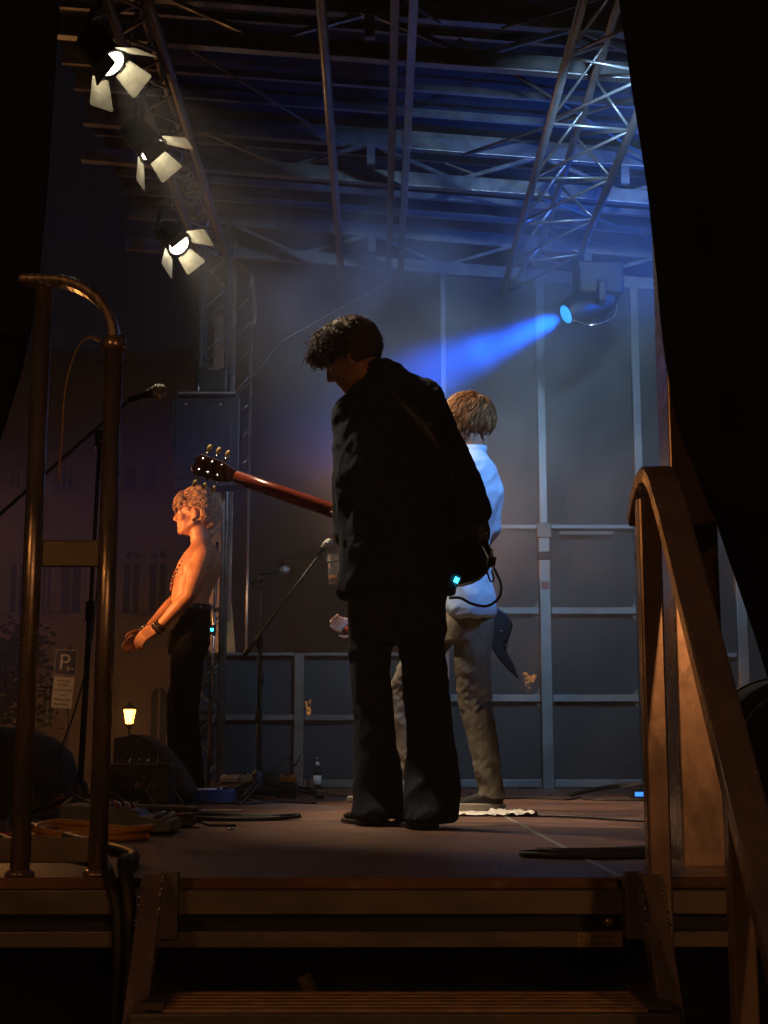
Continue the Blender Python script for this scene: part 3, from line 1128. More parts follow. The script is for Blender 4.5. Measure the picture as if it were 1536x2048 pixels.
for x0, x1, y0, y1, ar in ((248, 276, 930, 982, 0), (285, 313, 930, 982, 0), (122, 148, 934, 978, 0), (84, 104, 1125, 1228, 0), (122, 164, 1122, 1228, 0),
                           (246, 282, 1098, 1228, 1), (298, 335, 1098, 1228, 1), (20, 52, 1125, 1228, 0), (84, 108, 1370, 1455, 1), (20, 44, 934, 978, 0), (190, 222, 1372, 1540, 1), (300, 335, 1372, 1540, 1)):
    window(x0, x1, y0, y1, ar)
# neighbour house
b2 = thing('neighbour_house', (4, 60, GZ), 'dark neighbouring house far behind the scrim wall', 'building')
MB().box((6, 64, 3.5), (20, 8, 9.5)).build('wall', plaster, b2)
MB().prism([V((-4.3, 0, 8.2)), V((16.3, 0, 8.2)), V((6, 0, 12))], (0, 60, 0), (0, 68, 0)).build('roof', tarp, b2)
for k in range(5):
    for z in (1, 4.2):
        MB().box((-2 + 4 * k, 59.98, z + 1), (1.2, .06, 1.9)).build('window', glass_dark, b2)

# parking sign on its pole
SYN = 25.0
sc_ = at(132, 1325, SYN)
sg = thing('parking_sign', (sc_.x + .25, SYN + .05, GZ), 'blue parking sign with a white notice plate below it', 'sign')
RT = Matrix.Rotation(radians(-3.5), 4, 'Y')
# the sign leans a little clockwise about its own centre
MS = Matrix.Translation(sc_) @ Matrix.Rotation(radians(3.5), 4, 'Y')
R3 = MS.to_3x3()
px = SYN * 1.003 / F


def sbox(x, z, w_, h_, y, d, name, m, parent):
    return MB().box(MS @ V((x, y, z)), (w_, d, h_), R3).build(name, m, parent)


pan = sbox(0, 0, .385, .445, 0, .012, 'panel', sign_white, sg)
sbox(0, 0, .365, .425, -.0075, .004, 'field', sign_blue, pan)
me = text_mesh('P', .40, .002, 'LEFT')
me.transform(Matrix.Translation(-origin(pan)) @ MS @ Matrix.Translation((-.125, -.011, -.13)) @ Matrix.Rotation(pi / 2, 4, 'X'))
link('letter', me, sign_white, pan)
sbox(.085, -.105, .13, .018, -.0115, .003, 'arrow', sign_white, pan)
for s in (-1, 1):
    MB().bar(MS @ V((.018, -.0115, -.105)), MS @ V((.06, -.0115, -.105 + s * .045)), .018, .003, V((0, 1, 0))).build('arrow_head', sign_white, pan)
np2 = sbox(-.005, -.52, .36, .54, 0, .012, 'notice_plate', sign_white, sg)
for k, txt in enumerate(('werktags', '7-20h', 'mit Parkschein', 'und', 'Parkausweis', 'Bewohner')):
    me = text_mesh(txt, .062 if k != 1 else .075, .001)
    me.transform(Matrix.Translation(-origin(np2)) @ MS @ Matrix.Translation((-.005, -.0085, -.335 - .082 * k)) @ Matrix.Rotation(pi / 2, 4, 'X'))
    link('lettering', me, ink, np2)
MB().tube([(sc_.x + .04, SYN + .05, GZ), (sc_.x + .04, SYN + .05, sc_.z + .3)], .03, 10).build('pole', alu_dull, sg, True)


def tree(name, loc, h, crown, n, label, seed):
    rnd = random.Random(seed)
    t = thing(name, loc, label, 'tree')
    loc = V(loc)
    tr = MB()
    tr.tube([loc, loc + V((.05, 0, h * .35)), loc + V((-.05, .1, h * .7))], [.16, .12, .05], 8)
    for k in range(6):
        a = rnd.uniform(0, 2 * pi)
        s = loc + V((0, 0, h * rnd.uniform(.3, .6)))
        tr.tube([s, s + V((cos(a) * .6, sin(a) * .6, .7)), s + V((cos(a) * crown[0] * .7, sin(a) * crown[0] * .7, 1.4))], [.06, .04, .015], 6)
    tr.build('trunk', bark, t, True)
    lf = MB()
    cl = [(rnd.uniform(-1, 1), rnd.uniform(-1, 1), rnd.uniform(-1, 1)) for _ in range(26)]
    for i in range(n):
        c = cl[i % 26]
        p = loc + V((0, 0, h * .68)) + V((c[0] * crown[0] * .8, c[1] * crown[0] * .8, c[2] * crown[1] * .8)) + V((rnd.gauss(0, .28), rnd.gauss(0, .28), rnd.gauss(0, .25)))
        b0 = len(lf.v)
        d = V((rnd.uniform(-1, 1), rnd.uniform(-1, 1), rnd.uniform(-1, 1))).normalized()
        x, y, z = frame(d)
        s = rnd.uniform(.05, .10)
        lf.v += [p - x * s, p - y * s * .5, p + x * s, p + y * s * .5]
        lf.f.append([b0, b0 + 1, b0 + 2, b0 + 3])
    o = lf.build('crown', leaf, t)
    return t


tree('leafy_tree', (at(5, 1300, 30).x - .3, 30, GZ), 4.3, (1.1, 1.0), 2600, 'dark leafy tree on the square left of the parking sign', 3)



q = at(621, 1412, 30.2)
tree('small_tree', (q.x + .1, 30.2, GZ), 3.6, (.75, .65), 330, 'small leafy tree breaking up the lantern light behind the low scrim', 5)
q = at(1060, 1364, 20.3)
tree('small_tree', (q.x - .1, 20.3, GZ), 3.65, (.7, .6), 300, 'small leafy tree breaking up the lantern light behind the tall scrim', 9)


# ------------------------------------------------------------------ cables and small stage gear
def floor_at(x, y):
    """point of the boards seen at pixel x, y"""
    d = RCAM @ V(((x - 768) / F, (1024 - y) / F, -1))
    return CAM + d * (-CAM.z / d.z)


def cable(pts, r, m, label, name='cable', n=8, cat='cable', seg=8, group=None):
    return tag(MB().tube(curve_pts(pts, n), r, seg).build(name, m, None, True), label, cat, group)


def coil(c, rx, ry, turns, r, m, label, seed, squash=.9):
    rnd = random.Random(seed)
    pts = []
    N = int(turns * 26)
    for i in range(N + 1):
        a = 2 * pi * i / 26
        k = i // 26
        q = 1 + .12 * sin(k * 2.1 + seed) + .04 * sin(a * 3 + k)
        pts.append(V((c[0] + rx * q * cos(a) + .03 * rx * k, c[1] + ry * q * sin(a), r + 1.15 * r * k * (0.75 + .35 * sin(a * 2 + k)))))
    return tag(MB().tube(pts, r, 8).build('coiled_cable', m, None, True), label, 'cable')


c = floor_at(170, 1682)
coil((c.x, c.y + .06), .145, .10, 3.6, .0095, yellow_cable, 'coiled yellow cable lying at the foot of the round tube guard rail', 2)
c = floor_at(480, 1640)
coil((c.x, c.y), .19, .10, 2.6, .006, rubber, 'coiled black cable on the boards left of the curly-haired guitarist', 5)
c = floor_at(1190, 1714)
coil((c.x, c.y), .155, .07, 2.2, .0072, rubber, 'coiled black cable on the boards at the head of the stairs', 8)
# thick cables dropping over the stage edge
cable([(-1.1, 4.6, .014), (-.85, 4.0, .014), (-.58, 3.4, .014), (-.52, 3.05, .02), (-.508, 2.93, .028), (-.487, 2.875, -.04), (-.478, 2.865, -.2), (-.50, 2.86, -.5), (-.56, 2.8, -1.2)], .014, rubber, 'thick black cable dropping over the stage edge, outer one of a pair')
cable([(-1.2, 4.4, .012), (-.9, 3.7, .012), (-.62, 3.2, .012), (-.56, 3.0, .018), (-.53, 2.9, -.004), (-.505, 2.868, -.1), (-.515, 2.86, -.4), (-.62, 2.75, -1.22)], .012, rubber, 'thick black cable dropping over the stage edge, inner one of a pair')
p0 = floor_at(1012, 1632)
p1 = floor_at(1150, 1636)
p2 = floor_at(1310, 1645)
cable([V((p.x, p.y, .005)) for p in (p0, p1, p2, p2 + V((.5, -.1, 0)))], .005, rubber, 'black cable running from the white-soled shoe to the steel column')
pp = [floor_at(x, y) for x, y in ((930, 1600), (1060, 1598), (1130, 1601), (1160, 1597), (1180, 1601), (1300, 1603))]
cable([V((p.x, p.y, .005)) for p in pp], .0045, rubber, 'thin black cable lying along the foot of the end wall')
pp = [floor_at(x, y) for x, y in ((560, 1592), (600, 1590), (635, 1586), (670, 1592), (705, 1594))]
cable([V((p.x, p.y, .005)) for p in pp], .004, rubber, 'thin grey cable between the mic stand foot and the guitarist')
pp = [floor_at(x, y) for x, y in ((430, 1608), (500, 1609), (560, 1606), (632, 1608))]
cable([V((p.x, p.y, .006)) for p in pp], .006, rubber, 'straight black cable in front of the tripod mic stand')
a = floor_at(480, 1612)
b = V((-.5, 9.38, .22))
cable([V((a.x, a.y, .006)), a.lerp(b, .3) + V((0, 0, .03)), a.lerp(b, .62) + V((.02, 0, .07)), b.lerp(a, .12) + V((0, 0, -.04)), b], .0045, rubber, 'loose cable rising from the boards to the low wall post')
# tangle by the wedge
for k in range(4):
    c = floor_at(420 + 18 * k, 1606 - 2 * k)
    pts = [V((c.x + .15 * cos(t * .7 + k) * (1 + .1 * k), c.y + .22 * sin(t * .7 + k), .006 + .02 * max(0, sin(t * 1.3 + k)))) for t in range(11)]
    cable(pts, .0045, rubber, ('looped grey cable beside the blue stage box', 'low looped cable under the blue stage box', 'slack cable loop between blue box and pedals', 'short cable loop next to the cream pedals')[k])
# right back: multicore with a blue light
c = floor_at(1245, 1592)
cable([V((c.x - .3, c.y - .1, .01)), V((c.x - .05, c.y + .05, .05)), V((c.x + .1, c.y, .06)), V((c.x + .35, c.y - .1, .02))], .012, rubber, 'thick black multicore cable by the blue-lit box near the end wall')
c = floor_at(1288, 1598)
bb = thing('stage_box', (c.x, c.y, 0), 'small stage box with a blue light beside the end wall post', 'stage box')
MB().box((c.x, c.y, .03), (.14, .1, .05)).build('case', black_plastic, bb, bevel=.006)
MB().box((c.x, c.y - .053, .026), (.11, .006, .022)).build('light_strip', led_blue, bb)
MB().bar((c.x - .12, c.y, .06), (c.x + .1, c.y - .04, .10), .012, .012).build('handle', alu, bb)

# papers and tape
for (x0, y0, x1, y1, lab, sd) in ((905, 1633, 985, 1626, 'torn white paper strip lying by the white-soled shoe', 1), (990, 1634, 1058, 1626, 'crumpled white tissue lying behind the white-soled shoe heel', 2)):
    a, b = floor_at(x0, y0), floor_at(x1, y1)
    mb = MB()
    nx, ny = 16, 7
    for lay in (0, .0015):
        for i in range(nx + 1):
            for j in range(ny + 1):
                u, v = i / nx, j / ny
                X = a.x + (b.x - a.x) * u + .02 * noise.noise(V((u * 4, v * 3, sd)))
                Yv = a.y + (b.y - a.y) * v + .03 * noise.noise(V((u * 3, v * 2, sd + 9)))
                mb.v.append(V((X, Yv, .004 + lay + (.010 if sd == 1 else .028) * abs(noise.noise(V((u * 6, v * 4, sd + 3)))))))
    W = ny + 1
    N = (nx + 1) * W
    for i in range(nx):
        for j in range(ny):
            q = i * W + j
            mb.f.append([q, q + 1, q + W + 1, q + W])
            mb.f.append([N + q, N + q + W, N + q + W + 1, N + q + 1])
    tag(mb.build('paper_scrap', paper, None, True), lab, 'paper')
a, b = floor_at(350, 1624), floor_at(490, 1620)
tag(MB().box(((a.x + b.x) / 2, (a.y + b.y) / 2, .003), (b.x - a.x, .10, .003)).build('tape_strip', white_tape), 'pale tape strip stuck on the boards beside the wah pedal', 'tape')
a = floor_at(715, 1604)
tag(MB().box((a.x, a.y, .015), (.10, .16, .024)).build('folded_paper', paper, None, False, .004), 'small folded paper pad on the boards behind the flared trousers', 'paper')
# bottle caps and crumbs on the boards
for k, (x, y) in enumerate(((700, 1578), (1102, 1591), (1175, 1581), (460, 1660))):
    p = floor_at(x, y)
    tag(MB().lathe([(.012, .0), (.013, .004), (.010, .007), (.001, .0075)], Matrix.Translation(p), 10).build('crown_cork', chrome, None, True),
        ('bright bottle cap left of the flared trousers, near the wall', 'bottle cap on the boards before the middle wall post', 'bottle cap at the foot of the middle wall bay', 'bottle cap next to the coiled black cable')[k], 'bottle cap')


# ------------------------------------------------------------------ bottles
def bottle(loc, s, m, capm, label, lab=True, clear=False):
    t = thing('bottle', loc, label, 'bottle')
    M = Matrix.Translation(loc) @ Matrix.Scale(s, 4)
    smooth_by_angle(MB().lathe([(.028, 0), (.031, .006), (.031, .13), (.027, .155), (.014, .185), (.0125, .225), (.0145, .23), (.0145, .24), (.001, .241)], M, 18).build('body', m, t), 60)
    MB().lathe([(.0155, .222), (.016, .25), (.001, .2505)], M, 14).build('cap', capm, t, True)
    if lab:
        MB().lathe([(.0317, .04), (.0317, .11)], M, 18).build('paper_label', paper, t, True)
        MB().lathe([(.0175, .185), (.0142, .215)], M, 14).build('neck_label', paper, t, True)
    return t


c = floor_at(638, 1577)
bottle(V((c.x, 9.26, 0)), .82, bottle_glass, chrome, 'small dark glass bottle standing by the low scrim wall')

# ------------------------------------------------------------------ wedge, amp, covered case
def wedge(px0, px1, ytop, ybase, label, name='wedge_monitor'):
    b = floor_at((px0 + px1) / 2, ybase)
    sc = (b.y * .986 + .0) / F
    x0 = (px0 - 755) * sc
    x1 = (px1 - 755) * sc
    h = (ybase - ytop) * sc
    t = thing(name, ((x0 + x1) / 2, b.y, 0), label, 'monitor speaker')
    prof = [V((x0, 0, .01)), V((x1, 0, .01)), V((x1 + .0, 0, h * .10))]
    for q in range(1, 11):
        a = q / 10
        prof.append(V((x1 - (x1 - x0) * .80 * a, 0, h * (.10 + .90 * sin(a * pi / 2) ** .9))))
    prof.append(V((x0, 0, h * .97)))
    MB().prism(prof, (0, b.y, 0), (0, b.y + .42, 0)).build('cabinet', black_plastic, t, bevel=.008)
    lip = [p for p in prof[2:-1]]
    MB().strip([p + V((0, b.y + .2, .004)) for p in lip], .39, .008, (0, 1, 0)).build('grille', mat('grille_cloth', (.05, .05, .052), .7, .1, .2, 40, .4, 300) if 'grille_cloth' not in MATS else MATS['grille_cloth'], t, True)
    for dx in (.12, .24):
        MB().box((x0 + dx, b.y - .004, h * .35), (.05, .01, .05)).build('socket', black_metal, t)
    return t, b.y, x0, x1, h


wt = wedge(228, 382, 1474, 1607, 'black wedge monitor with curved grille in front of the singer')
# small amp rack in front with patch leads
c = floor_at(275, 1618)
ax = c.x
am = thing('patch_rack', (ax, c.y, 0), 'low black patch rack with looping leads before the wedge monitor', 'rack')
MB().box((ax, c.y + .12, .105), (.26, .22, .17)).build('case', black_plastic, am, bevel=.008)
MB().box((ax, c.y + .006, .192), (.25, .01, .006)).build('trim', alu_dull, am)
for k in range(5):
    X = ax - .09 + .04 * k
    MB().lathe([(.008, 0), (.008, .022), (.004, .024)], Matrix.Translation((X, c.y + .05, .19)), 8).build('jack', chrome, am, True)
    MB().tube(curve_pts([(X, c.y + .05, .21), (X + .005, c.y + .04, .25), (X + .04, c.y + .03, .255), (X + .06, c.y, .19), (X + .045 - .02 * k, c.y - .05, .06), (X + .02 - .03 * k, c.y - .1, .01)], 6), .0032, 6).build('patch_lead', rubber, am, True)
for k in range(3):
    MB().box((ax - .06 + .06 * k, c.y + .008, .10), (.03, .006, .02)).build('socket', steel, am)

# mixer with two tiers of knobs
m0 = floor_at(290, 1670)
mx = thing('small_mixer', (m0.x - .12, m0.y + .12, 0), 'grey-blue two-tier mixer full of knobs beside the yellow cable', 'mixer')
mw = .40
xr = m0.x + .075
poly = [V((xr, 0, .008)), V((xr, 0, .042)), V((xr - .09, 0, .052)), V((xr - .115, 0, .074)), V((xr - .33, 0, .088)), V((xr - .34, 0, .008))]
MB().prism(poly, (0, m0.y, 0), (0, m0.y + .23, 0)).build('case', grey_enamel, mx, bevel=.004)
for row, (xx, zz) in enumerate(((xr - .022, .044), (xr - .05, .047), (xr - .135, .075), (xr - .165, .077), (xr - .20, .079), (xr - .24, .081))):
    for k in range(9):
        Y = m0.y + .02 + .0235 * k
        kb = MB().lathe([(.0058, 0), (.0052, .012), (.0026, .013), (.0026, .017)], Matrix.Translation((xx, Y, zz)), 8).build('knob', (chrome, brass_key, chrome, red_plastic)[(k * 3 + row) % 4] if row > 1 else chrome, mx, True)
for dx in (.02, .3):
    for dy in (.03, .2):
        MB().lathe([(.012, 0), (.012, .01)], Matrix.Translation((xr - dx, m0.y + dy, 0)), 8).build('rubber_foot', rubber, mx)
# loose grey leads around the mixer and the rack
grey_lead = mat('grey_lead', (.16, .15, .14), .4)
for k, (x0, y0, x1, y1, hgt) in enumerate(((95, 1628, 190, 1606, .10), (120, 1640, 262, 1618, .08), (205, 1600, 318, 1626, .12), (10, 1660, 90, 1630, .07), (262, 1612, 372, 1618, .10))):
    a_, b_ = floor_at(x0, y0), floor_at(x1, y1)
    cable([V((a_.x, a_.y, .01)), a_.lerp(b_, .25) + V((0, -.03, hgt * .8)), a_.lerp(b_, .6) + V((.01, .02, hgt)), V((b_.x, b_.y, .01))], .0034, grey_lead,
          ('grey lead arching over the red pedal', 'long grey lead crossing behind the mixer', 'grey lead arching down before the patch rack', 'grey lead lying left of the mixer by the rail', 'grey lead arching from rack to wah pedal')[k])
for k, (x, y, rx) in enumerate(((30, 1672, .10), (120, 1652, .09))):
    c = floor_at(x, y)
    coil((c.x, c.y), rx, .06, 2.3, .004, (red_plastic, rubber)[k], ('thin red lead coiled by the outer guard rail post', 'thin black lead coiled between mixer and covered amplifier')[k], 3 + k)
# wah pedal
c = floor_at(345, 1656)
wp = thing('wah_pedal', (c.x, c.y, 0), 'black wah pedal with raised treadle beside the mixer', 'pedal')
MB().box((c.x, c.y + .05, .022), (.13, .11, .036)).build('base', black_metal, wp, bevel=.008)
MB().box((c.x - .04, c.y + .05, .062), (.24, .10, .016), Matrix.Rotation(radians(2), 3, 'Y')).build('treadle', black_plastic, wp, bevel=.005)
MB().box((c.x, c.y + .05, .046), (.05, .06, .02)).build('pivot', steel, wp)
cable([V((c.x + .065, c.y + .05, .02)), V((c.x + .09, c.y + .04, .016)), V((c.x + .12, c.y + .03, .008)), V((c.x + .2, c.y + .05, .006))], .005, rubber, 'short black lead plugged into the wah pedal')
# red box and covered amp at the very left
c = floor_at(100, 1650)
rb = thing('red_pedal', (c.x, c.y + .25, 0), 'small red effect pedal behind the mixer', 'pedal')
MB().box((c.x, c.y + .25, .06), (.07, .10, .05)).build('case', red_plastic, rb, bevel=.006)
MB().box((c.x, c.y + .25, .018), (.09, .13, .034)).build('riser', black_plastic, rb, bevel=.004)
for dx in (-.018, .018):
    MB().lathe([(.008, 0), (.007, .014)], Matrix.Translation((c.x + dx, c.y + .25, .085)), 10).build('knob', chrome, rb, True)
c = floor_at(15, 1640)
cb = thing('covered_amp', (c.x - .1, c.y + .3, 0), 'rounded amplifier under a dark cover behind the round tube guard rail', 'amplifier')
mb = MB()
mb.loft([(V((c.x - .12, c.y + .35, z)), V((rx, 0, 0)), V((0, .26, 0))) for z, rx in ((.0, .30), (.12, .30), (.24, .27), (.30, .20), (.335, .10))], 28)
me = displace(remesh(mb, .02, 3), lambda p: .012 * noise.noise(p * 7))
shift(me, origin(cb))
link('cover', me, mat('dark_cover', (.02, .024, .035), .8, 0, .2, 10, .3, 100), cb, True)
MB().box((c.x - .12, c.y + .35, .03), (.5, .44, .05)).build('castor_base', black_plastic, cb)
# pedal board near the mic stand
pb0 = floor_at(505, 1596)
pb = thing('pedal_board', (pb0.x, pb0.y + .1, 0), 'slanted black pedal board holding several effect pedals', 'pedal board')
MB().box((pb0.x, pb0.y + .1, .035), (.46, .22, .05), Matrix.Rotation(radians(8), 3, 'X')).build('board', black_plastic, pb, bevel=.006)
tag(MB().bar((pb0.x - .27, pb0.y - .04, .04), (pb0.x + .1, pb0.y - .02, .105), .01, .01).build('boom_rod', alu), 'bare silver rod leaning across the pedal board', 'rod')
for k, (dx, mm, w_, lab) in enumerate(((-.13, cream, .10, 'cream enamel effect pedal at the wedge end of the pedal board'), (-.035, cream, .08, 'second cream effect pedal on the pedal board'), (.085, grey_enamel, .09, 'grey effect pedal behind the tripod legs'), (.18, yellow_cable, .085, 'orange-yellow effect pedal at the end of the board'))):
    p = V((pb0.x + dx, pb0.y + .10, .062))
    pe = thing('effect_pedal', p, lab, 'pedal', 'pedals on the board')
    MB().box(p + V((0, 0, .03)), (w_, .12, .045), Matrix.Rotation(radians(8), 3, 'X')).build('case', mm, pe, bevel=.005)
    MB().box(p + V((0, -.062, .012)), (w_ * .9, .006, .02)).build('front_plate', black_metal, pe)
    MB().lathe([(.008, 0), (.008, .012), (.004, .013)], Matrix.Translation(p + V((0, -.03, .05))), 10).build('footswitch', chrome, pe, True)
    for q in (-1, 1):
        MB().lathe([(.007, 0), (.006, .014)], Matrix.Translation(p + V((q * .022, .03, .058))), 8).build('knob', black_plastic, pe, True)
c = floor_at(428, 1608)
sb = thing('stage_box', (c.x, c.y, 0), 'blue metal stage box with sockets beside the wedge monitor', 'stage box')
MB().box((c.x, c.y + .08, .035), (.18, .16, .06)).build('case', blue_box, sb, bevel=.006)
MB().box((c.x - .04, c.y + .04, .068), (.09, .03, .006)).build('label_strip', paper, sb)
for q in range(4):
    MB().lathe([(.009, 0), (.009, .01)], Matrix.Translation((c.x - .06 + .04 * q, c.y + .1, .064)), 10).build('socket', chrome, sb, True)

# black drum bag with bottles, right of the column
DY = 4.55
dc = at(1560, 1530, DY)
dr = thing('drum_bag', (dc.x, DY, 0), 'round black drum bag standing between column and sloping handrail', 'drum bag')
RD = dc.z - .0
RD = .235
Mx = Matrix.Translation((dc.x, DY, RD)) @ Matrix.Rotation(pi / 2, 4, 'X')
smooth_by_angle(MB().lathe([(RD - .03, -.2), (RD - .006, -.19), (RD, -.17), (RD, .17), (RD - .006, .19), (RD - .03, .2)], Mx, 40).build('body', black_cloth, dr), 50)
pts = [Mx @ V(((RD - .05) * cos(a), (RD - .05) * sin(a), .203)) for a in [2 * pi * q / 40 for q in range(41)]]
MB().tube(pts, .004, 6).build('zip', alu_dull, dr, True)
pts = [Mx @ V(((RD + .004) * cos(a), (RD + .004) * sin(a), .0)) for a in [pi * .25 + pi * .5 * q / 12 for q in range(13)]]
MB().strip(pts, .04, .006, (0, 1, 0)).build('carry_strap', black_plastic, dr)
ct = thing('crate_table', (1.42, 5.6, 0), 'black crate behind the drum bag with plastic bottles on it', 'crate')
MB().box((1.42, 5.6, .15), (.5, .4, .29)).build('case', black_plastic, ct, bevel=.008)
for k in range(2):
    MB().box((1.42, 5.396, .09 + .13 * k), (.46, .008, .04)).build('rib', black_metal, ct)
for (x, y, cm, lab) in ((1475, 1390, teal_cap, 'clear plastic bottle with turquoise cap on the black crate'), (1518, 1378, paper, 'clear plastic bottle with white cap on the black crate')):
    p = at(x, y, 5.55)
    bottle(V((p.x, 5.55, .296)), (p.z - .27) / .25 if p.z > .35 else .6, clear_plastic, cm, lab, False)


# ------------------------------------------------------------------ microphones and stands
def mic(name, tip, tail, label, r=.0255):
    tip, tail = V(tip), V(tail)
    d = (tip - tail).normalized()
    t = thing(name, tail, label, 'microphone')
    x, y, z = frame(d)
    M = Matrix.Translation(tip) @ Matrix((x, y, z)).transposed().to_4x4()
    L = (tip - tail).length
    MB().lathe([(.001, .0), (r * .55, -.004), (r * .92, -.017), (r, -.030), (r * .95, -.042), (r * .8, -.055)], M, 18).build('grille', mat('mic_mesh', (.42, .42, .40), .45, .6, .3, 60, .6, 500) if 'mic_mesh' not in MATS else MATS['mic_mesh'], t, True)
    MB().lathe([(r, -.029), (r * 1.06, -.031), (r * 1.06, -.036), (r, -.038)], M, 18).build('ring', steel, t, True)
    MB().lathe([(r * .78, -.055), (r * .62, -.075), (r * .5, -L * .6), (r * .42, -L), (.004, -L - .01)], M, 14).build('handle', black_metal, t, True)
    return t


def stand(name, base, top, label, boom=None, legs=3, m=black_metal):
    base, top = V(base), V(top)
    t = thing(name, base, label, 'mic stand')
    mid = base.lerp(top, .55)
    MB().tube([base + V((0, 0, .05)), mid], .011, 10).build('lower_tube', m, t, True)
    MB().tube([mid, top], .0075, 10).build('upper_tube', m, t, True)
    MB().tube([mid - V((0, 0, .05)), mid + V((0, 0, .02))], .018, 10).build('clutch', black_plastic, t, True)
    MB().lathe([(.028, .04), (.03, .06), (.03, .13), (.016, .15)], Matrix.Translation(base), 12).build('hub', black_plastic, t, True)
    for k in range(legs):
        a = 2 * pi * k / legs + .35
        e = base + V((cos(a) * .34, sin(a) * .34, .012))
        MB().tube([base + V((0, 0, .10)), e], .008, 8).build('leg', black_metal, t, True)
        MB().capsule(e - V((cos(a) * .03, sin(a) * .03, -.004)), .012, e, .012, 8).build('rubber_foot', rubber, t, True)
    if boom:
        a, b = V(boom[0]), V(boom[1])
        MB().tube([a, b], .0065, 8).build('boom', m, t, True)
        MB().capsule(top - V((0, 0, .03)), .017, top + V((0, 0, .01)), .02, 10).build('swivel', black_plastic, t, True)
        MB().tube([top + V((-.0, -.03, 0)), top + V((0, .03, 0))], .012, 8).build('wing_nut', black_plastic, t, True)
        MB().tube([a, a.lerp(b, .12)], .013, 8).build('counterweight', black_metal, t, True)
    return t


sb_ = V((at(197, 872, 5.0).x, 5.0, 0))
top = at(200, 875, 5.0)
ba, bb_ = at(-60, 1082, 5.0), at(262, 795, 5.0)
stand('mic_stand', (top.x - .03, 5.0, 0), top, 'tall black boom stand seen between the guard rail tubes', (ba, bb_))
mic('microphone', at(333, 777, 5.0), at(258, 800, 5.0), 'microphone with pale grille beside the bent guard rail')
cable([at(258, 800, 5.0), at(225, 850, 5.01), at(205, 960, 5.02), at(196, 1150, 5.03), at(180, 1300, 5.03), at(150, 1420, 5.02), at(118, 1520, 4.95), at(140, 1580, 4.9), at(190, 1610, 4.7)], .0035, rubber, 'microphone cable hanging down beside the tall boom stand')

S2 = 7.7
b2_ = floor_at(517, 1600)
S2 = b2_.y
top2 = at(519, 1282, S2)
stand('mic_stand', (at(516, 1590, S2).x, S2, 0), top2, 'tripod boom stand in front of the low scrim wall', (at(488, 1312, S2), at(655, 1088, S2)))
mic('microphone', at(664, 1080, S2), at(634, 1110, S2), 'microphone on the long boom, half hidden by the black jacket')
S3 = 8.3
t3 = at(524, 1160, S3)
stand('mic_stand', (t3.x, S3, 0), t3, 'straight thin stand behind the tripod boom stand', (at(500, 1165, S3), at(550, 1148, S3)))
mic('microphone', at(580, 1139, S3), at(522, 1147, S3), 'slim microphone pointing towards the curly-haired guitarist')
# silver pole with a teal-lit pack, behind the singer
p0, p1 = at(434, 1100, 8.75), at(416, 1545, 8.75)
sp = thing('silver_pole_stand', (p1.x, 8.75, 0), 'bright silver pole behind the singer with a teal-lit pack', 'stand')
MB().tube([V((p1.x, 8.75, .03)), p0 + V((0, 0, .05))], .0105, 12).build('pole', chrome, sp, True)
MB().lathe([(.16, 0), (.16, .012), (.02, .03)], Matrix.Translation((p1.x, 8.75, 0)), 20).build('base', black_metal, sp, True)
q = at(424, 1260, 8.72)
MB().box(q, (.045, .03, .06)).build('pack', black_plastic, sp, bevel=.005)
MB().box(q + V((0, -.018, 0)), (.02, .006, .018)).build('display', led_teal, sp)
MB().box(at(430, 1217, 8.74), (.05, .03, .012)).build('clip', black_plastic, sp)
# cup in a holder on the boom stand
cp = at(668, 1168, 7.0)
cu = thing('drink_cup', cp, 'clear plastic cup with amber rest of a drink by the jacket', 'cup')
Mq = Matrix.Translation(cp)
smooth_by_angle(MB().lathe([(.026, 0), (.036, .15), (.034, .15), (.0245, .006), (.001, .006)], Mq, 18).build('cup', clear_plastic, cu))
MB().lathe([(.0242, .007), (.027, .042), (.001, .0425)], Mq, 18).build('drink', amber, cu, True)
MB().tube([cp + V((cos(2 * pi * q / 16) * .037, sin(2 * pi * q / 16) * .037, .11)) for q in range(17)], .003, 6).build('holder_ring', black_metal, cu, True)
MB().tube([cp + V((.037, 0, .11)), cp + V((.06, .3, .09)), V((at(640, 1110, S2).x, S2, at(640, 1110, S2).z))], .004, 6).build('holder_arm', black_metal, cu, True)


# ------------------------------------------------------------------ people
def head_frame(c, fwd, up=V((0, 0, 1))):
    y = V(fwd).normalized()
    z = (V(up) - y * V(up).dot(y)).normalized()
    x = y.cross(z)
    return Matrix.Translation(V(c)) @ Matrix((x, y, z)).transposed().to_4x4()


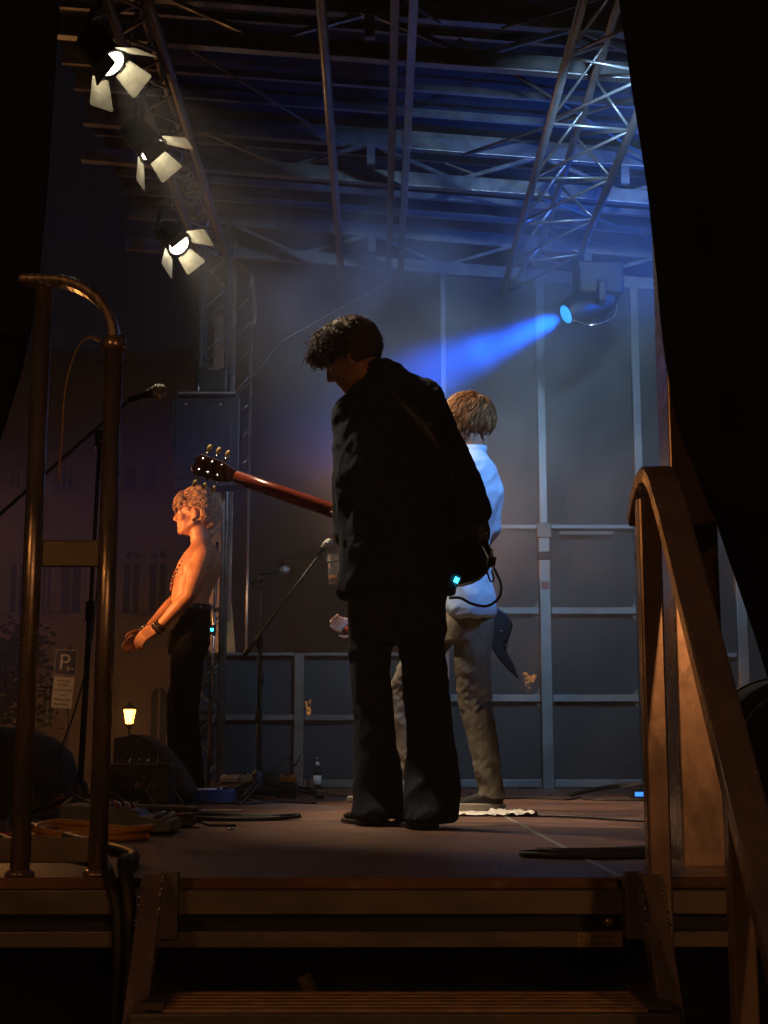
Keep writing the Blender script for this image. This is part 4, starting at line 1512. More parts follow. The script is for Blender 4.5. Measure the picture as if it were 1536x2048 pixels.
def add_head(mb, M, neck_base, neck_r=.056):
    R = M.to_3x3()
    P = lambda *a: M @ V(a)
    mb.ball(P(0, -.012, .028), (.075, .097, .088), R)
    mb.ball(P(0, .036, -.03), (.062, .056, .088), R)
    mb.ball(P(0, .072, -.094), (.027, .022, .022), R)
    for s in (-1, 1):
        mb.capsule(P(s * .055, -.005, -.045), .020, P(s * .018, .062, -.094), .019)
        mb.ball(P(s * .042, .062, -.022), (.026, .024, .022), R)
        mb.capsule(P(s * .008, .091, .027), .010, P(s * .038, .078, .028), .010)
        mb.ball(P(s * .009, .103, -.034), (.009, .010, .008), R)
        mb.ball(P(s * .080, -.012, .0), (.009, .020, .033), R @ Matrix.Rotation(s * .35, 3, 'Z') @ Matrix.Rotation(-.2, 3, 'X'))
        mb.ball(P(s * .078, -.004, -.026), (.007, .010, .011), R)
    mb.capsule(P(0, .090, .022), .009, P(0, .114, -.024), .0115)
    mb.ball(P(0, .115, -.028), (.012, .011, .009), R)
    mb.capsule(P(-.016, .090, -.056), .0075, P(.016, .090, -.056), .0075)
    mb.capsule(P(-.015, .087, -.070), .0085, P(.015, .087, -.070), .0085)
    mb.ball(P(0, .086, -.045), (.018, .012, .010), R)
    mb.capsule(P(0, -.022, -.055), neck_r * .95, neck_base, neck_r * 1.08)
    return mb


def add_hand(mb, wrist, fwd, palm_n, thumb_side, curl=.6, s=1.0):
    """palm and five fingers; fingers curl towards palm_n"""
    f = V(fwd).normalized()
    n = (V(palm_n) - f * V(palm_n).dot(f)).normalized()
    sd = f.cross(n) * thumb_side
    W = V(wrist)
    for k in range(4):
        off = (.030 - .020 * k)
        a = W + f * .02 * s + sd * off * .75 * s
        b = W + f * (.088 - .004 * abs(k - 1)) * s + sd * off * s
        mb.capsule(a, .0135 * s, b, .0112 * s, 10)
        L = (.042, .047, .043, .034)[k] * s
        d = f
        p = b
        for j, rr in enumerate((.0095, .0086, .0075)):
            ang = curl * (.6 + .45 * j) + .06 * k
            d = (f * cos(ang) + n * sin(ang)).normalized()
            e = p + d * L * (1, .66, .55)[j]
            mb.capsule(p, rr * s, e, rr * .92 * s, 8)
            p = e
    a = W + f * .018 * s + sd * .022 * s
    b = W + f * .05 * s + sd * .05 * s + n * .015 * s
    c = b + (f * .8 + sd * .35 + n * .5).normalized() * .034 * s
    d = c + (f * .9 + n * .6).normalized() * .026 * s
    mb.capsule(a, .014 * s, b, .0115 * s, 10)
    mb.capsule(b, .0108 * s, c, .0095 * s, 10)
    mb.capsule(c, .0095 * s, d, .008 * s, 10)
    return W + f * .085 * s


def scalp(M, grow, hairline, name, m, parent, bumpy=.004, seed=0):
    """close hair cap: tucked under the skin over the face and neck"""
    me_mb = MB()
    n, k = 40, 28
    R = M.to_3x3()
    for i in range(k + 1):
        t = min(max(pi * i / k, .02), pi - .02)
        for j in range(n):
            a = 2 * pi * j / n
            d = V((sin(t) * cos(a), sin(t) * sin(a), cos(t)))
            r = V((.075 * d.x, .097 * d.y, .090 * d.z))
            g = grow
            h = hairline(d)
            g = g * h - .03 * (1 - h)
            p = V((0, -.012, .028)) + r + d * g + d * bumpy * h * noise.noise(d * 7 + V((seed, 0, 0)))
            me_mb.v.append(M @ p)
    for i in range(k):
        for j in range(n):
            j2 = (j + 1) % n
            me_mb.f.append([i * n + j, (i + 1) * n + j, (i + 1) * n + j2, i * n + j2])
    return me_mb.build(name, m, parent, True)


def sstep(a, b, x):
    t = min(1, max(0, (x - a) / (b - a)))
    return t * t * (3 - 2 * t)


def folds(amp, sx, sy, sz, seed, fine=.3):
    def fn(p):
        q = V((p.x * sx, p.y * sy, p.z * sz + seed))
        a = 1 - abs(noise.noise(q)) * 2
        b = noise.noise(q * 2.7 + V((5, 3, seed)))
        return amp * (a * .6 - .3) + amp * fine * b
    return fn


def garment(name, mb, voxel, m, parent, fn=None, it=3):
    me = remesh(mb, voxel, it)
    if fn:
        displace(me, fn)
    shift(me, origin(parent))
    return link(name, me, m, parent, True)


def shoe(name, heel, toe_dir, L, m, parent, sole=None, wid=.046, h=.075):
    heel = V(heel)
    f = V(toe_dir)
    f.z = 0
    f.normalize()
    x = V((f.y, -f.x, 0))
    mb = MB()
    rings = []
    for t, ww, hh in ((0.0, .55, .95), (.08, .85, 1.0), (.25, .9, 1.0), (.45, .88, .75), (.65, 1.0, .52), (.82, .95, .42), (.95, .65, .34), (1.0, .35, .25)):
        c_ = heel + f * L * t
        rings.append((c_ + V((0, 0, hh * h * .5 + .012)), x * wid * ww, V((0, 0, hh * h * .5))))
    mb.loft(rings, 18)
    o = garment(name, mb, .008, m, parent, None, 3)
    if sole:
        so = MB()
        pl = []
        for q in range(24):
            a = 2 * pi * q / 24
            pl.append(heel + f * (L / 2 + (L / 2 + .014) * cos(a)) + x * (wid * (1.16 + .08 * cos(a)) * (abs(sin(a)) ** .8 * (1 if sin(a) > 0 else -1))))
        so.prism(pl, (0, 0, .001), (0, 0, .034 if sole is sole_rubber else .016))
        s_ = so.build('sole', sole, o, bevel=.003)
    return o


def person(base, mb, label, voxel=.0075):
    """the continuous body; clothes and hair become its children"""
    me = remesh(mb, voxel, 3)
    base = V(base)
    shift(me, base)
    o = link('person', me, skin, None, True)
    o.location = base
    ORIG[o.name] = base
    return tag(o, label, 'person', 'band members on the stage')


def eyes(M, parent):
    for s in (-1, 1):
        e = MB().ball(M @ V((s * .031, .0795, .006)), .0125).build('eye', eye_white, parent, True)
        MB().ball(M @ V((s * .031, .0885, .006)), (.0055, .0045, .0055), M.to_3x3()).build('iris', eye_dark, e, True)
        MB().capsule(M @ V((s * .016, .099, .026)), .0035, M @ V((s * .046, .088, .028)), .003, 6).build('eyebrow', hair_dark, parent, True)


def strand_hair(M, parent, m, n, starts, path, r, seed, name='hair'):
    rnd = random.Random(seed)
    mb = MB()
    for i in range(n):
        d = starts(rnd)
        pts = path(d, rnd)
        k = len(pts)
        rr = r * rnd.uniform(.7, 1.3)
        mb.tube([M @ p for p in pts], [rr * (.5 + .9 * sin(pi * (.12 + .86 * q / (k - 1)))) for q in range(k)], 5)
    return mb.build(name, m, parent, True)


X3, Y3, Z3 = V((1, 0, 0)), V((0, 1, 0)), V((0, 0, 1))


def leg_loft(pts, base=None):
    """pts: (centre, half width in x, half depth in y)"""
    return [(c_, X3 * a_, Y3 * b_) for c_, a_, b_ in pts]


# ---- the curly-haired guitarist, back to us, bending over the guitar
Y1 = 4.9
S1 = 5.0 / F


def P1(x, y, dy=0.):
    return at(x, y, Y1 + dy)


H1 = head_frame(P1(703, 712, .02), (-.80, .33, -.50), V((-.15, .0, 1)))
neck1 = P1(752, 772, .0)
sl, srr = P1(712, 822, .03), P1(852, 812, .0)
el, er = P1(700, 1062, .06), P1(948, 1020, -.03)
wl_, wr_ = P1(722, 1058, .24), P1(880, 1075, .24)
b1 = MB()
add_head(b1, H1, neck1)
b1.loft([(P1(x, y), X3 * hw * S1, Y3 * d) for x, y, hw, d in ((795, 1215, 78, .10), (793, 1150, 74, .095), (790, 1060, 72, .095), (785, 960, 82, .105), (783, 880, 86, .11), (778, 825, 78, .10), (768, 790, 50, .075), (756, 765, 34, .06))])
for a_, b_, c_ in ((sl, el, wl_), (srr, er, wr_)):
    b1.capsule(a_, .055, b_, .042)
    b1.capsule(b_, .042, c_, .028)
add_hand(b1, wl_, (-.55, .45, .35), (.2, -.6, .7), -1, 1.1)
add_hand(b1, wr_, (-.8, .25, -.35), (0, -1, .1), 1, .6)
hpL, hpR = P1(745, 1225), P1(845, 1225)
knL, knR = P1(745, 1420, .03), P1(854, 1425, -.07)
ftL, ftR = P1(756, 1600, .03), P1(865, 1590, -.17)
for h_, k_, f_ in ((hpL, knL, ftL), (hpR, knR, ftR)):
    b1.capsule(h_, .060, k_, .044)
    b1.capsule(k_, .044, f_, .030)
g1 = person((P1(795, 1640).x, Y1, 0), b1, 'curly-haired guitarist in black jacket and flared trousers, back turned, head bowed over a guitar')
eyes(H1, g1)
# jacket
jk = MB()
jk.loft([(P1(x, y), X3 * hw * S1, Y3 * d) for x, y, hw, d in (
    (792, 1188, 116, .150), (792, 1150, 114, .145), (792, 1080, 112, .140), (790, 1000, 116, .14), (789, 930, 118, .14), (788, 870, 118, .135), (787, 825, 113, .13), (786, 795, 98, .115), (780, 768, 72, .095), (768, 745, 48, .08), (760, 728, 40, .07))], 30)
jk.capsule(P1(705, 830, .02), .074, P1(704, 960, .05), .066)
jk.capsule(P1(704, 960, .05), .066, P1(702, 1062, .06), .062)
jk.capsule(P1(700, 1066, .06), .060, P1(706, 1060, .20), .052)
jk.capsule(P1(778, 756, 0), .045, P1(846, 795, 0), .072)
jk.capsule(P1(850, 808, 0), .080, P1(905, 925, -.02), .070)
jk.capsule(P1(905, 925, -.02), .070, P1(952, 1022, -.03), .052)
jk.capsule(P1(952, 1022, -.03), .052, P1(890, 1070, .18), .044)
jk.loft([(P1(705, 1195, .02), X3 * .045, Y3 * .09), (P1(702, 1150, .02), X3 * .05, Y3 * .10), (P1(715, 1090, .02), X3 * .04, Y3 * .08)])
def jfold(p):
    v = folds(.017, 9, 9, 3.2, 2.0)(p + V((p.z * .3, 0, 0))) + folds(.007, 15, 15, 6, 7.0)(p - V((p.z * .5, 0, 0))) + folds(.004, 38, 38, 24, 1.0)(p)
    return v
garment('jacket', jk, .009, suit, g1, jfold, 3)
cl = MB()
for q in range(15):
    pass
ring = []
for q in range(25):
    a = 2 * pi * q / 24
    c_ = P1(763, 748)
    ring.append(c_ + V((cos(a) * .058, sin(a) * .062, .012 * sin(a) - .012 * cos(a))))
mbc = MB()
mbc.tube(ring, .016, 10)
garment('collar', mbc, .008, suit, g1, folds(.004, 20, 20, 20, 1), 2)
# trousers, flared
tr1 = MB()
k1 = lambda x, y, hw, dy, dp: (P1(x, y, dy), X3 * hw * S1, Y3 * dp)
tr1.loft([k1(794, 1150, 98, 0, .12), k1(794, 1200, 98, 0, .125), k1(793, 1250, 96, 0, .12), k1(793, 1285, 90, 0, .10)], 30)
tr1.loft([k1(748, 1215, 52, 0, .10), k1(741, 1300, 42, .02, .09), k1(745, 1400, 38, .03, .08), k1(753, 1500, 41, .03, .085), k1(757, 1580, 48, .03, .10), k1(757, 1634, 52, .02, .125)], 26)
tr1.loft([k1(842, 1215, 50, 0, .10), k1(845, 1300, 45, -.03, .095), k1(853, 1400, 44, -.06, .085), k1(862, 1480, 45, -.10, .085), k1(866, 1565, 52, -.16, .105), k1(861, 1644, 52, -.20, .13)], 26)
garment('trousers', tr1, .010, suit, g1, lambda p: folds(.014, 8, 8, 6, 4.0)(p) + folds(.007, 14, 14, 12, 9.0)(p), 3)
shoe('shoe', (P1(757, 1640).x + .02, Y1 - .04, 0), (-.45, .85, 0), .27, shoe_leather, g1, rubber)
shoe('shoe', (P1(858, 1655).x, Y1 - .235, 0), (-.35, .9, 0), .27, shoe_leather, g1, rubber)


def hl1(d):
    f_ = sstep(.42, .66, d.y) * sstep(.42, .18, d.z)
    nk = sstep(-.80, -.95, d.z)
    low = sstep(.10, .32, d.y) * sstep(-.12, -.34, d.z)
    return max(0, 1 - max(f_, nk, low))


scalp(H1, .022, hl1, 'hair_cap', hair_dark, g1, .010, 3)


def st1(rnd):
    while True:
        d = V((rnd.gauss(0, 1), rnd.gauss(0, 1), rnd.gauss(0, 1))).normalized()
        if hl1(d) > .6 and (d.y > -.25 or rnd.random() < .4) and d.z > -.35:
            return d


def pt1(d, rnd):
    front = sstep(-.1, .8, d.y)
    L = rnd.uniform(.006, .018) + front * rnd.uniform(.008, .042)
    p = V((0, -.012, .028)) + V((.075 * d.x, .097 * d.y, .09 * d.z)) + d * .010
    x, y, z = frame(d)
    R_ = rnd.uniform(.006, .012) * (.5 + 1.1 * front)
    ph = rnd.uniform(0, 6.3)
    tn = rnd.uniform(1.6, 3.0)
    out = []
    g_ = V((rnd.gauss(0, .4), .35 * front, -.35 * front)) 
    for q in range(18):
        t = q / 17
        a = ph + t * tn * 2 * pi
        out.append(p + d * L * t + g_ * L * t * t * 1.2 + (x * (cos(a) - cos(ph)) + y * (sin(a) - sin(ph))) * R_ * min(1, t * 2.2))
    return out


strand_hair(H1, g1, hair_dark, 2600, st1, pt1, .00115, 11, 'curls')

# guitar of the curly player, held in front of him
NK0, NK1 = P1(800, 1068, .30), P1(462, 950, .42)
gd = (NK1 - NK0).normalized()
gtr = thing('electric_guitar', NK0, 'red-brown necked electric guitar with amber tuning keys, held by the curly-haired guitarist', 'guitar')
gx, gy, gz = frame(gd, V((0, -1, 0)))          # gy points towards us roughly: the back of the guitar
if gy.y > 0:
    gy = -gy
gx = gy.cross(gd)
MB().tube([NK0 + gd * .12, NK0.lerp(NK1, .35), NK0.lerp(NK1, .7), NK1 - gd * .02], [.030, .0275, .026, .024], 16).build('neck', mahogany, gtr, True)
Mg = Matrix((gx, gd, gy)).transposed()
fb = MB().box(NK0.lerp(NK1, .5) - gy * .018, (.05, (NK1 - NK0).length * .86, .008), Mg).build('fingerboard', black_plastic, gtr)
for k in range(10):
    MB().box(NK1 - gd * (.05 + .045 * k) - gy * .0225, (.05, .003, .002), Mg).build('fret', chrome, fb)
hd = [V((-.024, -.01, 0)), V((.024, -.01, 0)), V((.040, .05, 0)), V((.043, .15, 0)), V((.018, .172, 0)), V((0, .160, 0)), V((-.018, .172, 0)), V((-.043, .15, 0)), V((-.040, .05, 0))]
Rh = Mg @ Matrix.Rotation(radians(-9), 3, 'X')
Mh = Matrix.Translation(NK1) @ Rh.to_4x4()
hs = MB().prism([Mh @ p for p in hd], (Rh @ V((0, 0, -.008))), (Rh @ V((0, 0, .008)))).build('headstock', mat('dark_mahogany', (.06, .012, .008), .3, 0, .3, 8), gtr, bevel=.003)
for s_ in (-1, 1):
    for k in range(3):
        y_ = .045 + .042 * k
        a_ = Mh @ V((s_ * .036, y_, .004))
        b_ = Mh @ V((s_ * .058, y_, .004))
        c_ = Mh @ V((s_ * .074, y_, .004))
        MB().tube([a_, b_], .003, 6).build('tuner_shaft', chrome, hs, True)
        MB().ball(c_, (.015, .0095, .0065), Rh, 12, 7).build('tuning_key', brass_key, hs, True)
        MB().lathe([(.007, .0), (.006, .012)], Matrix.Translation(Mh @ V((s_ * .022, y_, .006))) @ Rh.to_4x4(), 8).build('tuner_housing', chrome, hs, True)
for k in range(6):
    o_ = gx * (-.018 + .0072 * k)
    MB().tube([NK0 - gd * .2 + o_ - gy * .03, NK1 + gd * .02 + o_ * .8 - gy * .02], .0007, 4).build('string', chrome, gtr)
bod = []
for q in range(40):
    a = 2 * pi * q / 40
    r_ = .165 + .028 * cos(2 * a) - .018 * cos(a) * 1.2
    bod.append(NK0 - gd * .11 + gd * cos(a) * r_ * 1.15 + gx * sin(a) * r_ * .92)
MB().prism(bod, gy * -.024, gy * .024).build('body', mat('sunburst', (.05, .012, .006), .2, 0, .4, 3), gtr, bevel=.008)
# strap over his back, with rivets
sp_ = curve_pts([P1(752, 782, .10), P1(762, 772, -.08), P1(800, 792, -.135), P1(845, 842, -.150), P1(890, 905, -.125), P1(925, 965, -.05), P1(955, 1020, .06), P1(968, 1060, .16), P1(965, 1090, .24)], 6)
sp2 = MB()
side_pts = []
b0 = 0
for i, p in enumerate(sp_):
    d = (sp_[min(i + 1, len(sp_) - 1)] - sp_[max(i - 1, 0)]).normalized()
    out_ = V((.25 * i / len(sp_), -1, .2)).normalized()
    sd = d.cross(out_).normalized()
    nn = sd.cross(d).normalized()
    for a_, b_ in ((-1, -1), (1, -1), (1, 1), (-1, 1)):
        sp2.v.append(p + sd * a_ * .028 + nn * b_ * .002)
for i in range(len(sp_) - 1):
    for k in range(4):
        k2 = (k + 1) % 4
        sp2.f.append([i * 4 + k, i * 4 + k2, (i + 1) * 4 + k2, (i + 1) * 4 + k])
stp = sp2.build('strap', shoe_leather, gtr, True)
for (x, y) in ((856, 851), (862, 848), (866, 862)):
    MB().ball(P1(x, y, -.165), (.0055, .002, .0022), Matrix.Rotation(.35, 3, 'Y'), 8, 5).build('rivet', chrome, stp, True)
for k in range(5):
    p = sp_[-22 + 4 * k] if len(sp_) > 24 else sp_[k]
    MB().ball(p + V((.006, -.012, 0)), (.006, .003, .003), None, 8, 5).build('rivet', chrome, stp, True)
# transmitter lead looping from the guitar
cable([P1(962, 1085, .2), P1(978, 1118, .15), P1(992, 1145, .1), P1(1002, 1170, .06), P1(998, 1195, .02), P1(975, 1212, -.02), P1(945, 1208, -.05), P1(920, 1196, -.08), P1(898, 1196, -.08)], .0048, rubber, 'black guitar lead looping in front of the pale shirt hem', n=8)
pk = thing('wireless_pack', P1(984, 1130, .13), 'small black wireless pack dangling from the looping guitar lead', 'transmitter')
MB().box(P1(983, 1124, .13), (.030, .018, .04), Matrix.Rotation(.2, 3, 'Y')).build('case', black_plastic, pk, bevel=.004)
MB().tube([P1(985, 1122, .13), P1(984, 1098, .14)], .004, 6).build('antenna', black_plastic, pk, True)
MB().tube(curve_pts([P1(976, 1130, .12), P1(975, 1145, .12), P1(981, 1162, .12), P1(988, 1158, .12), P1(983, 1140, .12)], 6), .003, 6).build('wire_loop', rubber, pk, True)
pk2 = thing('belt_pack', P1(911, 1160, -.02), 'belt pack with a glowing teal display at the guitarist hip', 'transmitter')
MB().box(P1(908, 1168, -.02), (.03, .03, .07), Matrix.Rotation(.45, 3, 'Y')).build('case', grey_enamel, pk2, bevel=.004)
MB().box(P1(913, 1160, -.042), (.016, .006, .018), Matrix.Rotation(.45, 3, 'Y')).build('display', led_teal, pk2)

# ---- the guitarist in the pale shirt
Y2 = 5.95
S2s = 5.98 / F


def P2(x, y, dy=0.):
    return at(x, y, Y2 + dy)


H2 = head_frame(P2(932, 851), (-.84, .54, -.06))
neck2 = P2(945, 905)
sh2l, sh2r = P2(907, 950, .06), P2(966, 953, -.01)
b2m = MB()
add_head(b2m, H2, neck2)
b2m.loft([(P2(x, y), X3 * hw * S2s, Y3 * d) for x, y, hw, d in ((934, 1235, 45, .11), (934, 1180, 42, .105), (934, 1110, 40, .10), (940, 1030, 44, .11), (943, 975, 45, .12), (944, 940, 36, .12), (946, 912, 22, .065))])
e2l, e2r = P2(862, 1070, .16), P2(976, 1052, .05)
w2l, w2r = P2(722, 1256, .42), P2(930, 1160, .25)
for a_, b_, c_ in ((sh2l, e2l, w2l), (sh2r, e2r, w2r)):
    b2m.capsule(a_, .040, b_, .034)
    b2m.capsule(b_, .034, c_, .027)
add_hand(b2m, w2l, (-.85, -.1, .1), (.1, -1, .2), -1, .9)
add_hand(b2m, w2r, (-.7, .3, -.4), (0, 1, 0), 1, .6)
h2l, h2r = P2(898, 1240, .05), P2(950, 1240, 0)
k2l, k2r = P2(813, 1395, .18), P2(948, 1412, .05)
f2l, f2r = P2(832, 1580, .15), P2(980, 1580, .0)
for h_, k_, f_ in ((h2l, k2l, f2l), (h2r, k2r, f2r)):
    b2m.capsule(h_, .055, k_, .042)
    b2m.capsule(k_, .042, f_, .030)
g2 = person((P2(930, 1600).x, Y2, 0), b2m, 'guitarist in a pale blue-lit shirt and khaki trousers behind the curly-haired one')
eyes(H2, g2)
shm = MB()
shm.loft([(P2(x, y), X3 * hw * S2s, Y3 * d) for x, y, hw, d in (
    (940, 1238, 45, .13), (938, 1222, 53, .145), (936, 1195, 54, .145), (932, 1150, 48, .13), (932, 1100, 48, .125), (938, 1040, 52, .13), (944, 990, 55, .135), (946, 955, 50, .13), (947, 930, 40, .11), (946, 908, 26, .075), (946, 897, 23, .068))], 30)
shm.capsule(P2(966, 948, -.02), .058, P2(980, 985, .0), .058)
shm.capsule(P2(980, 985, 0), .058, P2(978, 1055, .04), .048)
shm.capsule(P2(978, 1055, .04), .048, P2(950, 1110, .14), .044)
shm.capsule(P2(908, 948, .06), .056, P2(862, 1070, .16), .048)
shm.capsule(P2(862, 1070, .16), .048, P2(790, 1165, .30), .04)
garment('shirt', shm, .0085, shirt_m, g2, lambda p: folds(.018, 6, 6, 3.5, 1.0)(p + V((p.z * .7, 0, 0))) + folds(.007, 14, 14, 6, 3.0)(p - V((p.z * .8, 0, 0))), 2)
mbc = MB()
ring = []
for q in range(25):
    a = 2 * pi * q / 24
    ring.append(P2(945, 902) + V((cos(a) * .058, sin(a) * .062, .006 * sin(a))))
mbc.strip(ring, .042, .008, (0, 0, 1))
link('collar', shift(mbc.mesh('collar'), origin(g2)), shirt_m, g2, True)
tr2 = MB()
k2f = lambda x, y, hw, dy, dp: (P2(x, y, dy), X3 * hw * S2s, Y3 * dp)
tr2.loft([k2f(934, 1195, 50, .02, .125), k2f(934, 1250, 50, .02, .125), k2f(930, 1285, 46, .03, .11)], 26)
tr2.loft([k2f(950, 1240, 38, 0, .10), k2f(944, 1320, 37, .03, .095), k2f(949, 1400, 33, .05, .08), k2f(964, 1470, 30, .03, .075), k2f(975, 1545, 26, 0, .066), k2f(981, 1575, 23, -.01, .058), k2f(984, 1596, 27, -.01, .066)], 24)
tr2.loft([k2f(908, 1240, 38, .05, .10), k2f(848, 1310, 43, .12, .095), k2f(813, 1375, 35, .18, .08), k2f(814, 1440, 32, .18, .078), k2f(822, 1500, 28, .17, .075), k2f(831, 1550, 26, .15, .068), k2f(838, 1590, 26, .13, .066)], 24)
garment('trousers', tr2, .0075, khaki, g2, lambda p: (.12 + .75 * math.exp(-((p.z - .48) / .12) ** 2) + 1.0 * math.exp(-((p.z - .12) / .12) ** 2)) * (folds(.013, 8, 8, 16, 2.0)(p + V((0, 0, p.x * .8))) + folds(.009, 15, 15, 34, 5.0)(p - V((0, 0, p.x * .7)))) + folds(.008, 11, 11, 3, 4.)(p), 2)
shoe('shoe', (P2(1003, 1615).x, Y2 - .03, 0), (-.80, .35, 0), .235, canvas_shoe, g2, sole_rubber, .045, .085)
shoe('shoe', (P2(850, 1610).x, Y2 + .12, 0), (-.80, .45, 0), .25, canvas_shoe, g2, sole_rubber, .045, .085)


def hl2(d):
    f_ = sstep(.35, .62, d.y) * sstep(.55, .30, d.z)
    nk = sstep(-.30, -.55, d.z)
    ear = sstep(.72, .88, abs(d.x)) * sstep(.15, -.05, d.z) * sstep(-.45, -.2, d.y)
    return max(0, 1 - max(f_, nk, ear))


scalp(H2, .013, hl2, 'hair_cap', hair_brown, g2, .006, 1)


def st2(rnd):
    while True:
        d = V((rnd.gauss(0, 1), rnd.gauss(0, 1), rnd.gauss(0, 1))).normalized()
        if hl2(d) > .7 and d.z > -.25:
            return d


def pt2(d, rnd):
    out = []
    crown = V((0, -.55, .83)).normalized()
    fl = (d - crown)
    fl = (fl - d * fl.dot(d))
    fl = fl.normalized() if fl.length > 1e-3 else V((0, 1, 0))
    fl = (fl + V((rnd.gauss(0, .25), rnd.gauss(0, .2), rnd.gauss(0, .25)))).normalized()
    L = rnd.uniform(.025, .065)
    d_off = rnd.uniform(0, .008)
    for q in range(6):
        t = q / 5
        dd = (d + fl * t * L / .10).normalized()
        out.append(V((0, -.012, .028)) + V((.075 * dd.x, .097 * dd.y, .09 * dd.z)) + dd * (.010 + d_off + .014 * sin(pi * t * .8)))
    return out


strand_hair(H2, g2, hair_brown, 1500, st2, pt2, .0014, 21)

# his dark pointed guitar: body wings at the right hip, neck to the left hand
def P2g(x, y, dy=0.):
    return at(x, y, Y2 + dy)


vg = thing('pointed_guitar', P2g(985, 1240, .12), 'dark pointed-wing electric guitar hanging at the hip of the pale-shirted player', 'guitar')
wing = [P2g(x, y, .10) for x, y in ((962, 1205), (990, 1212), (1012, 1226), (1024, 1248), (1016, 1275), (1010, 1300), (1024, 1325), (1036, 1358), (1016, 1340), (1000, 1322), (984, 1298), (972, 1282), (966, 1262), (955, 1240))]
MB().prism(wing, (0, 0, 0), (.01, .045, 0)).build('body', black_plastic, vg, bevel=.006)
for (x, y) in ((1003, 1262), (1013, 1278), (1014, 1291)):
    MB().tube([P2g(x - 5, y, .095), P2g(x + 3, y, .095)], .003, 6).build('bridge_screw', chrome, vg, True)
MB().tube([P2g(960, 1235, .14), P2g(820, 1248, .30), P2g(690, 1262, .40)], [.026, .024, .022], 12).build('neck', mahogany, vg, True)
MB().prism([P2g(x, y, .40) for x, y in ((692, 1250), (660 + 40, 1246), (704, 1272), (694, 1276))], (0, 0, 0), (0, .02, 0)).build('headstock', black_plastic, vg)

# ---- the singer, bare chest, facing the square
Y3s = 8.2
S3s = 8.22 / F


def P3(x, y, dy=0.):
    return at(x, y, Y3s + dy)


H3 = head_frame(P3(390, 1031), (-1, .04, .06))
H3 = H3 @ Matrix.Scale(1.02, 4)
neck3 = P3(404, 1090)
b3 = MB()
add_head(b3, H3, neck3, .058)
b3.loft([(P3(x, y), X3 * hw * S3s, Y3 * d) for x, y, hw, d in (
    (380, 1245, 33, .135), (381, 1222, 34, .142), (381, 1200, 37, .148), (384, 1180, 40, .158), (391, 1160, 44, .178), (396, 1142, 45, .190), (401, 1125, 43, .190), (405, 1108, 36, .175), (406, 1094, 26, .125), (405, 1082, 18, .07))], 30)
# chest and back muscles
for s_ in (-1, 1):
    b3.ball(P3(370, 1146, s_ * .085), (.045, .085, .055))
    b3.ball(P3(423, 1124, s_ * .085), (.040, .065, .085))
    b3.ball(P3(360, 1183, s_ * .04), (.025, .04, .05))
    b3.capsule(P3(404, 1090, s_ * .05), .035, P3(407, 1108, s_ * .15), .042)
for k in range(3):
    for s_ in (-1, 1):
        b3.ball(P3(356, 1178 + 14 * k, s_ * .032), (.016, .03, .018))
sL, eL, wL = P3(408, 1114, -.190), P3(381, 1188, -.255), P3(316, 1256, -.20)
sR, eR, wR = P3(400, 1114, .190), P3(362, 1190, .24), P3(291, 1264, .12)
for a_, b_, c_ in ((sL, eL, wL), (sR, eR, wR)):
    b3.ball(a_, (.064, .060, .070))
    m_ = a_.lerp(b_, .45)
    b3.capsule(a_, .060, m_, .058)
    b3.capsule(m_, .058, b_, .041)
    b3.ball(a_.lerp(b_, .5) + V((-.016, 0, 0)), (.05, .048, .085))
    n_ = b_.lerp(c_, .3)
    b3.capsule(b_, .040, n_, .043)
    b3.capsule(n_, .043, c_, .026)
add_hand(b3, wL, (-.86, .05, -.48), (.1, .8, -.5), -1, .75, 1.1)
add_hand(b3, wR, (-.75, -.1, -.62), (.1, -.8, -.5), 1, .8, 1.1)
h3 = [P3(377, 1255, s_ * .09) for s_ in (-1, 1)]
k3 = [P3(370, 1420, -.10), P3(358, 1420, .12)]
f3_ = [P3(384, 1565, -.10), P3(362, 1565, .14)]
for h_, k_, f_ in zip(h3, k3, f3_):
    b3.capsule(h_, .066, k_, .050)
    b3.capsule(k_, .055, f_, .038)
g3 = person((P3(390, 1590).x, Y3s, 0), b3, 'bare-chested fair-haired singer in black trousers, facing the square, arms reaching down', .0065)
eyes(H3, g3)
tr3 = MB()
k3f = lambda x, y, hw, dy, dp: (P3(x, y, dy), X3 * hw * S3s, Y3 * dp)
tr3.loft([k3f(382, 1222, 37, 0, .165), k3f(380, 1245, 40, 0, .172), k3f(378, 1285, 41, 0, .17), k3f(376, 1310, 38, 0, .14)], 28)
for s_, kx, fx, ky in ((-1, 370, 385, -.10), (1, 358, 362, .12)):
    tr3.loft([k3f(377, 1265, 36, s_ * .09, .09), k3f(373, 1340, 31, s_ * .095, .082), k3f(kx, 1420, 26, ky, .07), k3f((kx + fx) / 2, 1500, 24, ky, .068), k3f(fx, 1584, 25, ky, .07)], 22)
garment('trousers', tr3, .010, black_denim, g3, lambda p: folds(.014, 8, 8, 14, 6.0)(p), 3)
ring = [P3(382, 1221) + V((cos(2 * pi * q / 28) * 39 * S3s, sin(2 * pi * q / 28) * .170, .01 * cos(2 * pi * q / 28))) for q in range(29)]
bl = MB().strip(ring, .04, .006, (0, 0, 1)).build('belt', shoe_leather, g3, True)
for q in range(0, 28, 2):
    MB().ball(ring[q] + V((cos(2 * pi * q / 28) * .004, sin(2 * pi * q / 28) * .004, 0)), .006, None, 8, 5).build('stud', chrome, bl, True)
for fx, ky in ((385, -.10), (362, .14)):
    p = P3(fx, 1588, ky)
    shoe('shoe', (p.x + .06, Y3s + ky, 0), (-1, .05, 0), .27, shoe_leather, g3, rubber)
